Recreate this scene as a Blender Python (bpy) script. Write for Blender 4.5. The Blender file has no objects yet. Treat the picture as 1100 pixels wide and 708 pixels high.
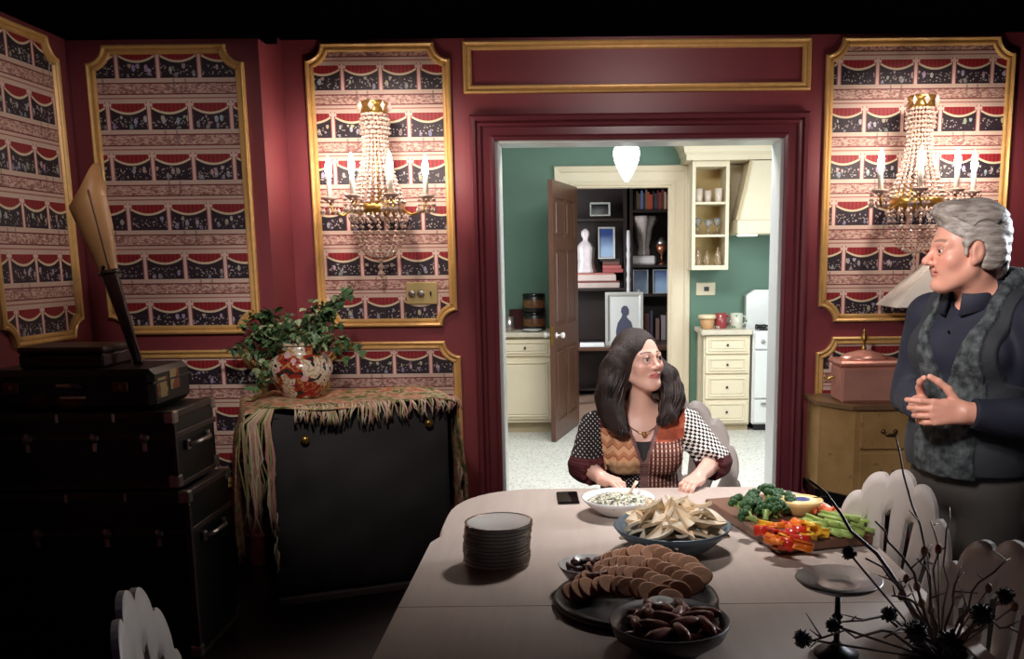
import bpy, math, random
import numpy as np
from mathutils import Vector, Matrix

S = bpy.context.scene
COL = S.collection
PI = math.pi
rnd = random.Random(7)

# ------------------------------------------------------------------ camera
F, PX, PY = 1000.0, 618.0, 446.0            # focal length and principal point, in pixels of the 1100 x 708 frame
TH, RO = math.atan(168 / 1000), 0.0107      # pitch down, roll
CAM = np.array([0, 0, 1.55])
_fw = np.array([0, math.cos(TH), -math.sin(TH)])
_u0 = np.array([0, math.sin(TH), math.cos(TH)])
_r = math.cos(RO) * np.array([1.0, 0, 0]) - math.sin(RO) * _u0
_u = math.sin(RO) * np.array([1.0, 0, 0]) + math.cos(RO) * _u0
cam = bpy.data.cameras.new('camera')
cam.sensor_fit = 'HORIZONTAL'; cam.sensor_width = 36; cam.lens = F / 1100 * 36
cam.shift_x = (550 - PX) / 1100; cam.shift_y = (PY - 354) / 1100
cam.clip_start = 0.05
co = bpy.data.objects.new('camera', cam); COL.objects.link(co)
M = Matrix.Identity(4)
for i in range(3):
    M[i][0], M[i][1], M[i][2], M[i][3] = _r[i], _u[i], -_fw[i], CAM[i]
co.matrix_world = M
S.camera = co

def at(x, y, Y=None, Z=None):
    """world point seen at a photo pixel, at depth Y or height Z"""
    v = _fw + _r * (x - PX) / F - _u * (y - PY) / F
    t = (Y / v[1]) if Y is not None else (Z - CAM[2]) / v[2]
    return CAM + v * t

# ------------------------------------------------------------------ view, world, lights
vs = S.view_settings
vs.view_transform = 'Standard'; vs.look = 'None'; vs.gamma = 1; vs.use_curve_mapping = False
vs.exposure = 0.25
S.cycles.use_denoising = True
S.cycles.max_bounces = 6; S.cycles.diffuse_bounces = 3; S.cycles.glossy_bounces = 3
S.cycles.transmission_bounces = 4; S.cycles.transparent_max_bounces = 4
S.cycles.caustics_reflective = False; S.cycles.caustics_refractive = False
S.cycles.sample_clamp_indirect = 4
w = bpy.data.worlds.new('world'); S.world = w; w.use_nodes = True
w.node_tree.nodes['Background'].inputs[0].default_value = (0.35, 0.25, 0.75, 1)
w.node_tree.nodes['Background'].inputs[1].default_value = 0.016

def light(name, kind, loc, energy, color, target=None, **kw):
    l = bpy.data.lights.new(name, kind); l.energy = energy; l.color = color
    for k, v in kw.items(): setattr(l, k, v)
    o = bpy.data.objects.new(name, l); COL.objects.link(o); o.location = loc
    if target is not None:
        o.rotation_euler = (Vector(target) - Vector(loc)).to_track_quat('-Z', 'Y').to_euler()
    return o
# dining room: a ceiling spot over the far end of the table, added unseen spots for walls, chest and people
light('table_spot', 'SPOT', (0.50, 3.42, 2.6), 155, (1, 0.95, 0.93), (0.26, 3.05, 0.75), spot_size=math.radians(66), spot_blend=1.0, shadow_soft_size=0.14)
light('people_spot', 'SPOT', (-0.45, 0.8, 2.55), 215, (1, 0.95, 0.93), (0.66, 3.25, 1.16), spot_size=math.radians(44), spot_blend=1.0, shadow_soft_size=0.12)  # added frontal fill for the two faces, no lamp belongs there
light('wall_spot', 'SPOT', (0.35, 3.6, 2.62), 36, (1, 0.86, 0.82), (0.35, 5.0, 2.0), spot_size=math.radians(110), spot_blend=1.0, shadow_soft_size=0.2)  # added wash to brighten the panelled wall
light('chest_spot', 'SPOT', (-0.6, 2.3, 2.5), 105, (1, 0.92, 0.87), (-1.12, 4.4, 1.12), spot_size=math.radians(42), spot_blend=1.0, shadow_soft_size=0.1)  # added frontal spot to bring up the draped chest and vase
light('right_window', 'AREA', (3.0, 3.6, 1.7), 12, (0.86, 0.93, 1), (1.0, 2.5, 0.9), shape='RECTANGLE', size=0.7, size_y=1.0, spread=math.radians(46))
light('man_spot', 'SPOT', (-0.15, 1.35, 2.45), 105, (1, 0.93, 0.9), (1.06, 2.66, 1.42), spot_size=math.radians(34), spot_blend=1.0, shadow_soft_size=0.1)  # added key to brighten the man's face
light('added_sconce_glow_left', 'SPOT', (-0.95, 4.25, 2.55), 40, (1, 0.84, 0.74), (-1.0, 5.0, 1.85), spot_size=math.radians(88), spot_blend=1.0, shadow_soft_size=0.08)  # added spot that makes the hot wall glow around the left sconce
light('added_sconce_glow_right', 'SPOT', (1.75, 4.25, 2.55), 40, (1, 0.84, 0.74), (1.78, 5.0, 1.85), spot_size=math.radians(88), spot_blend=1.0, shadow_soft_size=0.08)  # same added glow around the right sconce
light('left_spot', 'SPOT', (-1.2, 2.7, 2.55), 34, (1, 0.9, 0.86), (-2.05, 4.6, 1.75), spot_size=math.radians(58), spot_blend=1.0, shadow_soft_size=0.1)  # added spot to brighten the left wallpaper panels
# kitchen: an added overhead fill and the window on its right; library: its window
light('kitchen_overhead_fill', 'AREA', (0.25, 6.0, 2.82), 84, (0.97, 0.98, 1), (0.25, 6.25, 0), shape='RECTANGLE', size=1.6, size_y=0.9)  # added unseen fill, placed so its spill misses the dining table
light('kitchen_window_light', 'AREA', (1.95, 6.6, 1.6), 32, (0.9, 0.97, 1), (0.0, 8.0, 1.1), shape='RECTANGLE', size=1.0, size_y=1.2)
light('library_window_light', 'AREA', (-1.0, 9.3, 1.7), 42, (0.92, 0.96, 1), (0.6, 10.6, 1.3), shape='RECTANGLE', size=0.7, size_y=1.2)

# ------------------------------------------------------------------ materials
class E:
    """a shader value: arithmetic on it adds math nodes"""
    def __init__(s, nt, sock): s.nt, s.s = nt, sock
    def _m(s, op, *a):
        n = s.nt.nodes.new('ShaderNodeMath'); n.operation = op
        for i, v in enumerate((s,) + a):
            if isinstance(v, E): s.nt.links.new(v.s, n.inputs[i])
            else: n.inputs[i].default_value = v
        return E(s.nt, n.outputs[0])
    def __add__(s, o): return s._m('ADD', o)
    __radd__ = __add__
    def __sub__(s, o): return s._m('SUBTRACT', o)
    def __rsub__(s, o): return s._m('MULTIPLY', -1.0)._m('ADD', o)
    def __mul__(s, o): return s._m('MULTIPLY', o)
    __rmul__ = __mul__
    def __truediv__(s, o): return s._m('DIVIDE', o)
    def lt(s, o): return s._m('LESS_THAN', o)
    def gt(s, o): return s._m('GREATER_THAN', o)
    def fract(s): return s._m('FRACT')
    def floor(s): return s._m('FLOOR')
    def abs(s): return s._m('ABSOLUTE')
    def sin(s): return s._m('SINE')
    def max(s, o): return s._m('MAXIMUM', o)
    def min(s, o): return s._m('MINIMUM', o)
    def between(s, a, b): return s.gt(a) * s.lt(b)

class Mat:
    def __init__(s, name, rough=0.5, metal=0.0, **kw):
        s.m = bpy.data.materials.new(name); s.m.use_nodes = True
        s.nt = s.m.node_tree; s.b = s.nt.nodes['Principled BSDF']
        s.set('Roughness', rough); s.set('Metallic', metal)
        for k, v in kw.items(): s.set(k.replace('_', ' '), v)
        s._co = None
    def set(s, k, v):
        i = s.b.inputs[k]
        if isinstance(v, E): s.nt.links.new(v.s, i)
        elif hasattr(v, 'is_output'): s.nt.links.new(v, i)
        else: i.default_value = v
    def coord(s, kind='Object'):
        if s._co is None: s._co = s.nt.nodes.new('ShaderNodeTexCoord')
        return s._co.outputs[kind]
    def xyz(s, kind='Object'):
        n = s.nt.nodes.new('ShaderNodeSeparateXYZ'); s.nt.links.new(s.coord(kind), n.inputs[0])
        return [E(s.nt, n.outputs[i]) for i in range(3)]
    def comb(s, x, y, z=0.0):
        n = s.nt.nodes.new('ShaderNodeCombineXYZ')
        for i, v in enumerate((x, y, z)):
            if isinstance(v, E): s.nt.links.new(v.s, n.inputs[i])
            else: n.inputs[i].default_value = v
        return n.outputs[0]
    def noise(s, scale, detail=3, vec=None, stretch=None, rough=0.5):
        n = s.nt.nodes.new('ShaderNodeTexNoise'); n.inputs['Scale'].default_value = scale
        n.inputs['Detail'].default_value = detail; n.inputs['Roughness'].default_value = rough
        v = vec if vec is not None else s.coord()
        if stretch:
            m = s.nt.nodes.new('ShaderNodeMapping'); m.inputs['Scale'].default_value = stretch
            s.nt.links.new(v, m.inputs[0]); v = m.outputs[0]
        s.nt.links.new(v, n.inputs['Vector'])
        return E(s.nt, n.outputs['Fac'])
    def voronoi(s, scale, vec=None, feature='F1', randomness=1.0):
        n = s.nt.nodes.new('ShaderNodeTexVoronoi'); n.inputs['Scale'].default_value = scale; n.feature = feature
        n.inputs['Randomness'].default_value = randomness
        s.nt.links.new(vec if vec is not None else s.coord(), n.inputs['Vector'])
        return E(s.nt, n.outputs['Distance']), n.outputs['Color'] if 'Color' in n.outputs else None
    def rgb(s, c):
        n = s.nt.nodes.new('ShaderNodeRGB'); n.outputs[0].default_value = (*c[:3], 1); return n.outputs[0]
    def mix(s, a, b, f, mode='MIX'):
        n = s.nt.nodes.new('ShaderNodeMix'); n.data_type = 'RGBA'; n.blend_type = mode
        for i, v in ((6, a), (7, b)):
            if isinstance(v, (tuple, list)): n.inputs[i].default_value = (*v[:3], 1)
            else: s.nt.links.new(v, n.inputs[i])
        if isinstance(f, E): s.nt.links.new(f.s, n.inputs[0])
        else: n.inputs[0].default_value = f
        return n.outputs[2]
    def ramp(s, f, stops):
        n = s.nt.nodes.new('ShaderNodeValToRGB'); cr = n.color_ramp
        while len(cr.elements) < len(stops): cr.elements.new(0.5)
        for e, (p, c) in zip(cr.elements, stops): e.position = p; e.color = (*c[:3], 1)
        s.nt.links.new(f.s, n.inputs[0]); return n.outputs[0]
    def attr(s, name):
        n = s.nt.nodes.new('ShaderNodeAttribute'); n.attribute_name = name; return n
    def bump(s, h, strength=0.3, dist=0.01):
        n = s.nt.nodes.new('ShaderNodeBump'); n.inputs['Strength'].default_value = strength; n.inputs['Distance'].default_value = dist
        s.nt.links.new(h.s, n.inputs['Height']); s.nt.links.new(n.outputs[0], s.b.inputs['Normal'])

MATS = {}
def lin(c):   # sRGB 0-255 -> linear
    return tuple(((v / 255) / 12.92 if v / 255 <= 0.04045 else ((v / 255 + 0.055) / 1.055) ** 2.4) for v in c)
def plain(name, c, rough=0.5, metal=0.0, var=0.15, scale=12, bump=0.0, bscale=60, stretch=None, srgb=True, **kw):
    """one colour with a little procedural variation and relief"""
    if name in MATS: return MATS[name]
    m = Mat(name, rough, metal, **kw)
    c = lin(c) if srgb else c
    n = m.noise(scale, 4, stretch=stretch)
    m.set('Base Color', m.mix(tuple(v * (1 - var) for v in c), tuple(min(1, v * (1 + var)) for v in c), n))
    if bump: m.bump(m.noise(bscale, 3, stretch=stretch), bump, 0.004)
    MATS[name] = m.m
    return m.m
def emit(name, c, strength):
    if name in MATS: return MATS[name]
    m = Mat(name, 0.4); m.set('Base Color', (*c, 1)); m.set('Emission Color', (*c, 1)); m.set('Emission Strength', strength)
    MATS[name] = m.m; return m.m
def glass(name, c, rough=0.05, trans=0.8):
    if name in MATS: return MATS[name]
    m = Mat(name, rough); m.set('Base Color', (*c, 1)); m.set('Transmission Weight', trans); m.set('IOR', 1.5)
    MATS[name] = m.m; return m.m

# ------------------------------------------------------------------ mesh helpers
class MB:
    def __init__(s): s.v, s.f, s.m, s.sm = [], [], [], []
    def add(s, vs, fs, m=0, smooth=False):
        k = len(s.v); s.v.extend([tuple(map(float, p)) for p in vs])
        for f in fs: s.f.append(tuple(k + i for i in f)); s.m.append(m); s.sm.append(smooth)
        return s
    def box(s, lo, hi, bev=0.0, m=0, mat=None):
        """axis box with chamfered edges; mat: optional 4x4 applied to it"""
        lo, hi = [min(a, b) for a, b in zip(lo, hi)], [max(a, b) for a, b in zip(lo, hi)]
        b = min(bev, min(h - l for l, h in zip(lo, hi)) * 0.45)
        if b <= 0:
            vs = [(x, y, z) for x in (lo[0], hi[0]) for y in (lo[1], hi[1]) for z in (lo[2], hi[2])]
            fs = [(0, 1, 3, 2), (4, 6, 7, 5), (0, 4, 5, 1), (2, 3, 7, 6), (0, 2, 6, 4), (1, 5, 7, 3)]
        else:
            vs, idx = [], {}
            for sx in (0, 1):
                for sy in (0, 1):
                    for sz in (0, 1):
                        c = [(lo, hi)[sx][0], (lo, hi)[sy][1], (lo, hi)[sz][2]]
                        d = [b * (1 - 2 * sx), b * (1 - 2 * sy), b * (1 - 2 * sz)]
                        for ax in range(3):
                            p = [c[i] + (0 if i == ax else d[i]) for i in range(3)]
                            idx[(sx, sy, sz, ax)] = len(vs); vs.append(p)
            fs = []
            g = lambda a, ax: idx[(*a, ax)]
            for ax in range(3):
                for sgn in (0, 1):
                    q = []
                    for p in ((0, 0), (1, 0), (1, 1), (0, 1)):
                        a = [0, 0, 0]; a[ax] = sgn; a[(ax + 1) % 3] = p[0]; a[(ax + 2) % 3] = p[1]
                        q.append(g(a, ax))
                    fs.append(tuple(q if sgn else q[::-1]))
                o1, o2 = (ax + 1) % 3, (ax + 2) % 3
                for p in ((0, 0), (1, 0), (1, 1), (0, 1)):
                    a = [0, 0, 0]; a[o1], a[o2] = p; e = a[:]; e[ax] = 1
                    q = (g(a, o1), g(e, o1), g(e, o2), g(a, o2))
                    fs.append(q if (p[0] ^ p[1]) == 0 else q[::-1])
            for sx in (0, 1):
                for sy in (0, 1):
                    for sz in (0, 1):
                        t = tuple(idx[(sx, sy, sz, ax)] for ax in range(3))
                        fs.append(t if (sx + sy + sz) % 2 else t[::-1])
        if mat is not None: vs = [tuple(mat @ Vector(v)) for v in vs]
        return s.add(vs, fs, m)
    def tube(s, path, r, n=8, m=0, caps=True, smooth=True, flat=1.0):
        path = [np.array(p, float) for p in path]
        if not hasattr(r, '__len__'): r = [r] * len(path)
        t = [path[min(i + 1, len(path) - 1)] - path[max(i - 1, 0)] for i in range(len(path))]
        t = [v / (np.linalg.norm(v) + 1e-12) for v in t]
        a = np.array([0, 0, 1.0]) if abs(t[0][2]) < 0.9 else np.array([1.0, 0, 0])
        nrm = np.cross(t[0], a); nrm /= np.linalg.norm(nrm)
        vs = []
        for p, d, rr in zip(path, t, r):
            nrm = nrm - d * (nrm @ d); nrm /= np.linalg.norm(nrm) + 1e-12
            bi = np.cross(d, nrm)
            for k in range(n):
                c, q = math.cos(2 * PI * k / n), math.sin(2 * PI * k / n)
                vs.append(p + rr * (nrm * c + bi * q * flat))
        fs = [(i * n + k, i * n + (k + 1) % n, (i + 1) * n + (k + 1) % n, (i + 1) * n + k) for i in range(len(path) - 1) for k in range(n)]
        s.add(vs, fs, m, smooth)
        if caps:
            k = len(s.v) - len(vs)
            for f in (tuple(range(n))[::-1], tuple((len(path) - 1) * n + i for i in range(n))):
                s.f.append(tuple(k + i for i in f)); s.m.append(m); s.sm.append(False)
        return s
    def lathe(s, prof, c=(0, 0, 0), n=24, m=0, smooth=True, sx=1.0, sy=1.0, ripple=None, caps=True):
        """prof: (radius, z) from bottom to top (outside going up)"""
        vs = []
        for r, z in prof:
            for k in range(n):
                a = 2 * PI * k / n
                q = r * (1 + (ripple(a) if ripple else 0))
                vs.append((c[0] + q * math.cos(a) * sx, c[1] + q * math.sin(a) * sy, c[2] + z))
        fs = [(i * n + k, i * n + (k + 1) % n, (i + 1) * n + (k + 1) % n, (i + 1) * n + k) for i in range(len(prof) - 1) for k in range(n)]
        s.add(vs, fs, m, smooth)
        k0 = len(s.v) - len(vs)
        if caps and prof[0][0] > 1e-6: s.f.append(tuple(k0 + i for i in range(n))[::-1]); s.m.append(m); s.sm.append(False)
        if caps and prof[-1][0] > 1e-6: s.f.append(tuple(k0 + (len(prof) - 1) * n + i for i in range(n))); s.m.append(m); s.sm.append(False)
        return s
    def ell(s, c, r, n=12, k=8, m=0, mat=None):
        if not hasattr(r, '__len__'): r = (r, r, r)
        vs = [(0, 0, -r[2])]
        for i in range(1, k):
            ph = PI * i / k - PI / 2
            for j in range(n):
                a = 2 * PI * j / n
                vs.append((r[0] * math.cos(ph) * math.cos(a), r[1] * math.cos(ph) * math.sin(a), r[2] * math.sin(ph)))
        vs.append((0, 0, r[2]))
        if mat is not None: vs = [tuple(mat @ Vector(v)) for v in vs]
        vs = [(v[0] + c[0], v[1] + c[1], v[2] + c[2]) for v in vs]
        fs = [(0, 1 + (j + 1) % n, 1 + j) for j in range(n)]
        for i in range(k - 2):
            for j in range(n):
                a, b = 1 + i * n + j, 1 + i * n + (j + 1) % n
                fs.append((a, b, b + n, a + n))
        e = len(vs) - 1
        fs += [(e, e - n + j, e - n + (j + 1) % n) for j in range(n)]
        return s.add(vs, fs, m, True)
    def prism(s, out, f, h0, h1, m=0, smooth=False):
        """outline of (u, v) pairs, counter-clockwise, extruded from h0 to h1; f(u, v, h) -> xyz"""
        n = len(out)
        vs = [f(u, v, h0) for u, v in out] + [f(u, v, h1) for u, v in out]
        s.add(vs, [(i, (i + 1) % n, n + (i + 1) % n, n + i) for i in range(n)], m, smooth)
        k = len(s.v) - 2 * n
        for q in (tuple(range(n))[::-1], tuple(n + i for i in range(n))):
            s.f.append(tuple(k + i for i in q)); s.m.append(m); s.sm.append(False)
        return s
    def sweep(s, path, prof, f, closed=True, m=0):
        """mitred moulding: 2D path (u, v), profile [(offset outward, height)], f(u, v, h) -> xyz"""
        p = [np.array(q, float) for q in path]; n = len(p); off = []
        for i in range(n):
            a = p[(i - 1) % n] if closed or i else 2 * p[0] - p[1]
            b = p[(i + 1) % n] if closed or i < n - 1 else 2 * p[-1] - p[-2]
            d1 = p[i] - a; d2 = b - p[i]; d1 /= np.linalg.norm(d1); d2 /= np.linalg.norm(d2)
            n1, n2 = np.array([d1[1], -d1[0]]), np.array([d2[1], -d2[0]])
            o = n1 + n2; o = o / max(1e-6, np.linalg.norm(o)); o = o / max(0.35, o @ n1)
            off.append(o)
        k = len(prof)
        vs = [f(*(p[i] + off[i] * o), h) for i in range(n) for o, h in prof]
        fs = [(i * k + j, ((i + 1) % n) * k + j, ((i + 1) % n) * k + j + 1, i * k + j + 1) for i in range(n if closed else n - 1) for j in range(k - 1)]
        return s.add(vs, fs, m)
    def grid(s, fn, nu, nv, m=0, smooth=True):
        vs = [fn(i / nu, j / nv) for i in range(nu + 1) for j in range(nv + 1)]
        fs = [(i * (nv + 1) + j, (i + 1) * (nv + 1) + j, (i + 1) * (nv + 1) + j + 1, i * (nv + 1) + j + 1) for i in range(nu) for j in range(nv)]
        return s.add(vs, fs, m, smooth)
    def mesh(s, name, mats):
        me = bpy.data.meshes.new(name); me.from_pydata(s.v, [], s.f)
        for q in (mats if isinstance(mats, (list, tuple)) else [mats]): me.materials.append(q)
        me.polygons.foreach_set('material_index', s.m); me.polygons.foreach_set('use_smooth', s.sm)
        me.update(); return me
    def obj(s, name, mats, parent=None, loc=None, rz=None, recalc=True):
        me = s.mesh(name, mats)
        if recalc:
            import bmesh
            bm = bmesh.new(); bm.from_mesh(me); bmesh.ops.recalc_face_normals(bm, faces=bm.faces); bm.to_mesh(me); bm.free()
        return link(name, me, parent, loc, rz)
def link(name, data, parent=None, loc=None, rz=None):
    o = bpy.data.objects.new(name, data); COL.objects.link(o)
    if parent is not None: o.parent = parent
    if loc is not None: o.location = loc
    if rz is not None: o.rotation_euler = (0, 0, rz) if not hasattr(rz, '__len__') else rz
    return o
def tag(o, label=None, cat=None, group=None, kind=None):
    for k, v in (('label', label), ('category', cat), ('group', group), ('kind', kind)):
        if v: o[k] = v
    return o
def thing(name, label, cat, loc=(0, 0, 0), rz=0, group=None):
    return tag(link(name, None, None, loc, rz), label, cat, group)
def copy_tree(o, parent=None):
    c = o.copy(); COL.objects.link(c); c.parent = parent
    for ch in list(o.children): copy_tree(ch, c)
    return c
XYZ = lambda u, v, h: (u, v, h)
# ------------------------------------------------------------------ the shared materials
maroon = plain('maroon_paint', (128, 56, 63), 0.42, var=0.12, scale=5, bump=0.08, bscale=40)
maroon_gloss = plain('maroon_gloss', (104, 46, 54), 0.3, var=0.1, scale=4)
gold = plain('gilt', (226, 180, 112), 0.4, 0.2, var=0.2, scale=30, bump=0.1)
brass = plain('brass', (190, 150, 80), 0.28, 0.9, var=0.15, scale=40)
steel = plain('worn_steel', (190, 182, 176), 0.3, 0.9, var=0.2, scale=40)
white_gloss = plain('white_gloss', (226, 228, 226), 0.25, var=0.04)
cream = plain('cream_paint', (230, 217, 188), 0.45, var=0.06, scale=6)
green = plain('green_paint', (94, 128, 110), 0.55, var=0.1, scale=4)
dark_wood = plain('dark_wood', (38, 26, 22), 0.45, var=0.3, scale=6, stretch=(8, 8, 1))
brown_wood = plain('brown_wood', (92, 62, 50), 0.35, var=0.3, scale=7, stretch=(10, 10, 1))
black_cloth = plain('black_cloth', (50, 48, 48), 0.85, var=0.3, scale=6, bump=0.4, bscale=14)
black_leather = plain('black_leather', (20, 17, 19), 0.42, var=0.3, scale=20, bump=0.2, bscale=120)
black_gloss = plain('black_gloss', (14, 14, 17), 0.12, var=0.1)
clear_glass = glass('clear_glass', (0.95, 0.97, 0.97))

def wallpaper_material(phase):
    """printed tiers of theatre boxes: red swags, dark boxes with an audience, pale balconies between posts"""
    m = Mat('theatre_wallpaper', 0.55)
    x, y, z = m.xyz()
    pv, pu = 0.236, 0.196
    t = (z * -1.0 + (2.545 + phase)) / pv
    row = t.floor(); r = t.fract()
    rowh = (row * 7.31).sin() * 0.35
    u = x / pu + rowh
    col = u.floor(); c = u.fract()
    cc = (c - 0.5).abs()                         # 0 at the middle of a box, 0.5 at a post
    grain = m.noise(150, 2)
    # balcony front
    fine = m.noise(70, 3, stretch=(1.0, 1, 2.2))
    pale = m.mix(lin((192, 162, 148)), lin((232, 206, 188)), grain)
    relief = m.mix(lin((146, 92, 86)), lin((218, 182, 166)), m.ramp(fine, [(0.38, (0, 0, 0)), (0.6, (1, 1, 1))]) and E(m.nt, m.nt.nodes[-1].outputs[0]))
    cab = m.mix(pale, relief, r.between(0.655, 0.84))
    cab = m.mix(cab, lin((120, 40, 46)), r.between(0.63, 0.655) + r.between(0.84, 0.865))
    cab = m.mix(cab, lin((168, 98, 92)), r.between(0.92, 0.945))
    # ornament: paired candle brackets hanging over every other post
    ox = (u * 0.5 + 0.25).fract() - 0.5
    orn = ((ox.abs() - 0.07).abs().lt(0.012) * r.between(0.56, 0.80)) + (((ox * 4.6) * (ox * 4.6) + (r - 0.74) * (r - 0.74) * 20.0 - 0.16).abs().lt(0.05) * r.gt(0.74) * r.lt(0.87))
    cab = m.mix(cab, lin((108, 82, 84)), orn.min(1.0) * 0.55)
    # box opening
    dark = m.mix(lin((24, 18, 30)), lin((52, 34, 46)), m.noise(26, 2))
    vd, vc = m.voronoi(34, m.comb(x, z * 0.55, row))
    heads = vd.lt(0.30) * r.between(0.27, 0.53)
    vd2, vc2 = m.voronoi(80, m.comb(x, z, row))
    spots = vd2.lt(0.30) * r.between(0.30, 0.50)
    hue = m.mix(lin((200, 186, 186)), vc, 0.28)
    hue = m.mix(hue, lin((70, 92, 140)), r.gt(0.42) * 0.45)
    boxc = m.mix(dark, hue, heads * 0.75)
    boxc = m.mix(boxc, lin((224, 212, 206)), spots * 0.55)
    dip = 0.055 + (0.25 - cc * cc) * 0.60         # lower edge of the swag
    boxc = m.mix(boxc, lin((224, 204, 172)), r.lt(dip + 0.045))
    folds = ((c * 60.0).sin() * 0.5 + 0.5)
    redc = m.mix(lin((124, 22, 32)), lin((160, 38, 44)), folds)
    boxc = m.mix(boxc, redc, r.lt(dip))
    boxc = m.mix(boxc, lin((216, 186, 172)), r.lt(0.03))
    # posts between the boxes
    post = m.mix(lin((150, 74, 76)), lin((230, 196, 184)), cc.gt(0.462))
    boxc = m.mix(boxc, post, cc.gt(0.435))
    boxc = m.mix(boxc, lin((226, 196, 184)), cc.gt(0.405) * r.between(0.03, 0.09))
    colr = m.mix(boxc, cab, r.gt(0.545))
    m.set('Base Color', colr)
    return m.m
paper = wallpaper_material(0.0)
paper_low = wallpaper_material(0.236 * 0.78 - 0.236)

# ------------------------------------------------------------------ dining room shell
CEIL = 2.665
floor_m = plain('dark_floor', (40, 28, 26), 0.4, var=0.35, scale=5, stretch=(1, 9, 1))
st = lambda o: tag(o, kind='structure')
st(MB().box((-2.55, -0.6, -0.06), (3.2, 5.18, 0)).obj('floor', floor_m))
st(MB().box((-2.6, -0.6, CEIL), (3.2, 5.18, CEIL + 0.08)).obj('ceiling', plain('dark_ceiling', (5, 4, 8), 0.95, var=0.2, Specular_IOR_Level=0.0)))  # near-black colour stands in for the screen's black top bar
st(MB().box((-2.6, -0.6, 2.592), (-1.425, 4.75, CEIL - 0.001)).obj('added_soffit', plain('dark_ceiling', (5, 4, 8), 0.95, var=0.2, Specular_IOR_Level=0.0)))  # added drop, shaped to carry on the black top bar at the left
OX0, OX1, OZ = -0.405, 1.10, 2.160
wb = MB()
wb.box((-1.48, 5.0, 0), (OX0 - 0.005, 5.18, CEIL)); wb.box((OX1 + 0.005, 5.0, 0), (3.1, 5.18, CEIL)); wb.box((OX0 - 0.005, 5.0, OZ + 0.005), (OX1 + 0.005, 5.18, CEIL))
wall_back = st(wb.obj('wall_back', maroon))
wall_bl = st(MB().box((-2.5, 4.63, 0), (-1.48, 5.18, CEIL)).obj('wall_back_left', maroon))
wall_left = st(MB().box((-2.5, -0.6, 0), (-2.38, 4.63, CEIL)).obj('wall_left', maroon))
st(MB().box((3.1, -0.6, 0), (3.2, 5.18, CEIL)).obj('wall_right', maroon))

def notched(x0, x1, z0, z1, r, n=7):
    out = []
    for cx, cz, a0 in ((x1, z0, 180), (x1, z1, 270), (x0, z1, 0), (x0, z0, 90)):
        for i in range(n + 1):
            a = math.radians(a0 - 90 * i / n)
            out.append((cx + r * math.cos(a), cz + r * math.sin(a)))
    return out
MOULD = [(0.0, 0.0), (0.0, 0.022), (-0.008, 0.028), (-0.016, 0.022), (-0.020, 0.014), (-0.028, 0.020), (-0.036, 0.020), (-0.042, 0.010), (-0.042, 0.0)]
def wall_panel(wall, x0, x1, z0, z1, loc, rz, r=0.082, mat=None):
    """printed wallpaper field with its gilt moulding: children of the wall; local x runs along the wall, -y comes off it"""
    f = lambda u, v, h: (u, -h, v)
    out = notched(x0, x1, z0, z1, r)
    p = MB().prism(notched(x0 + 0.03, x1 - 0.03, z0 + 0.03, z1 - 0.03, r), f, 0.0, 0.006).obj('wallpaper_panel', mat or paper, wall, loc, rz)
    MB().sweep(out, MOULD, f).obj('gilt_moulding', gold, p)
    return p
for (wl, x0, x1, loc, rz) in ((wall_bl, -2.297, -1.552, (0, 4.63, 0), 0), (wall_back, -1.362, -0.622, (0, 5.0, 0), 0), (wall_back, 1.302, 2.27, (0, 5.0, 0), 0), (wall_left, 3.86, 4.50, (-2.38, 0, 0), PI / 2), (wall_left, 2.6, 3.62, (-2.38, 0, 0), PI / 2)):
    wall_panel(wl, x0, x1, 1.203, 2.645 if wl is wall_back else 2.565, loc, rz)
    wall_panel(wl, x0 - 0.004, x1 + 0.01, 0.42, 1.122, loc, rz, mat=paper_low)
f_back = lambda u, v, h: (u, 5.0 - h, v)
MB().sweep([(-0.554, 2.392), (1.224, 2.392), (1.224, 2.647), (-0.554, 2.647)], MOULD, f_back).obj('gilt_moulding', gold, wall_back)
# casing of the wide opening and its pale lining
CAS = [(-0.004, 0.0), (-0.004, 0.030), (0.012, 0.036), (0.024, 0.026), (0.060, 0.026), (0.068, 0.040), (0.080, 0.046), (0.088, 0.036), (0.094, 0.052), (0.112, 0.056), (0.124, 0.046), (0.124, 0.0)]
trim1 = st(MB().sweep([(OX1, 0), (OX1, OZ), (OX0, OZ), (OX0, 0)], CAS, f_back, closed=False).obj('trim_1', maroon_gloss))
lin_b = MB()
lin_b.box((OX0, 4.985, 0), (OX0 + 0.022, 5.2, OZ), 0.004); lin_b.box((OX1 - 0.022, 4.985, 0), (OX1, 5.2, OZ), 0.004); lin_b.box((OX0 + 0.022, 4.985, OZ - 0.016), (OX1 - 0.022, 5.2, OZ), 0.004)
st(lin_b.obj('trim_2', white_gloss))
for nm, a, b in (('baseboard_back', (-1.48, 4.975, 0), (OX0 - 0.13, 5.0, 0.17)), ('baseboard_right', (OX1 + 0.13, 4.975, 0), (3.1, 5.0, 0.17)), ('baseboard_left', (-2.38, 4.605, 0), (-1.48, 4.63, 0.17))):
    st(MB().box(a, b, 0.006).obj(nm, maroon_gloss))

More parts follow.
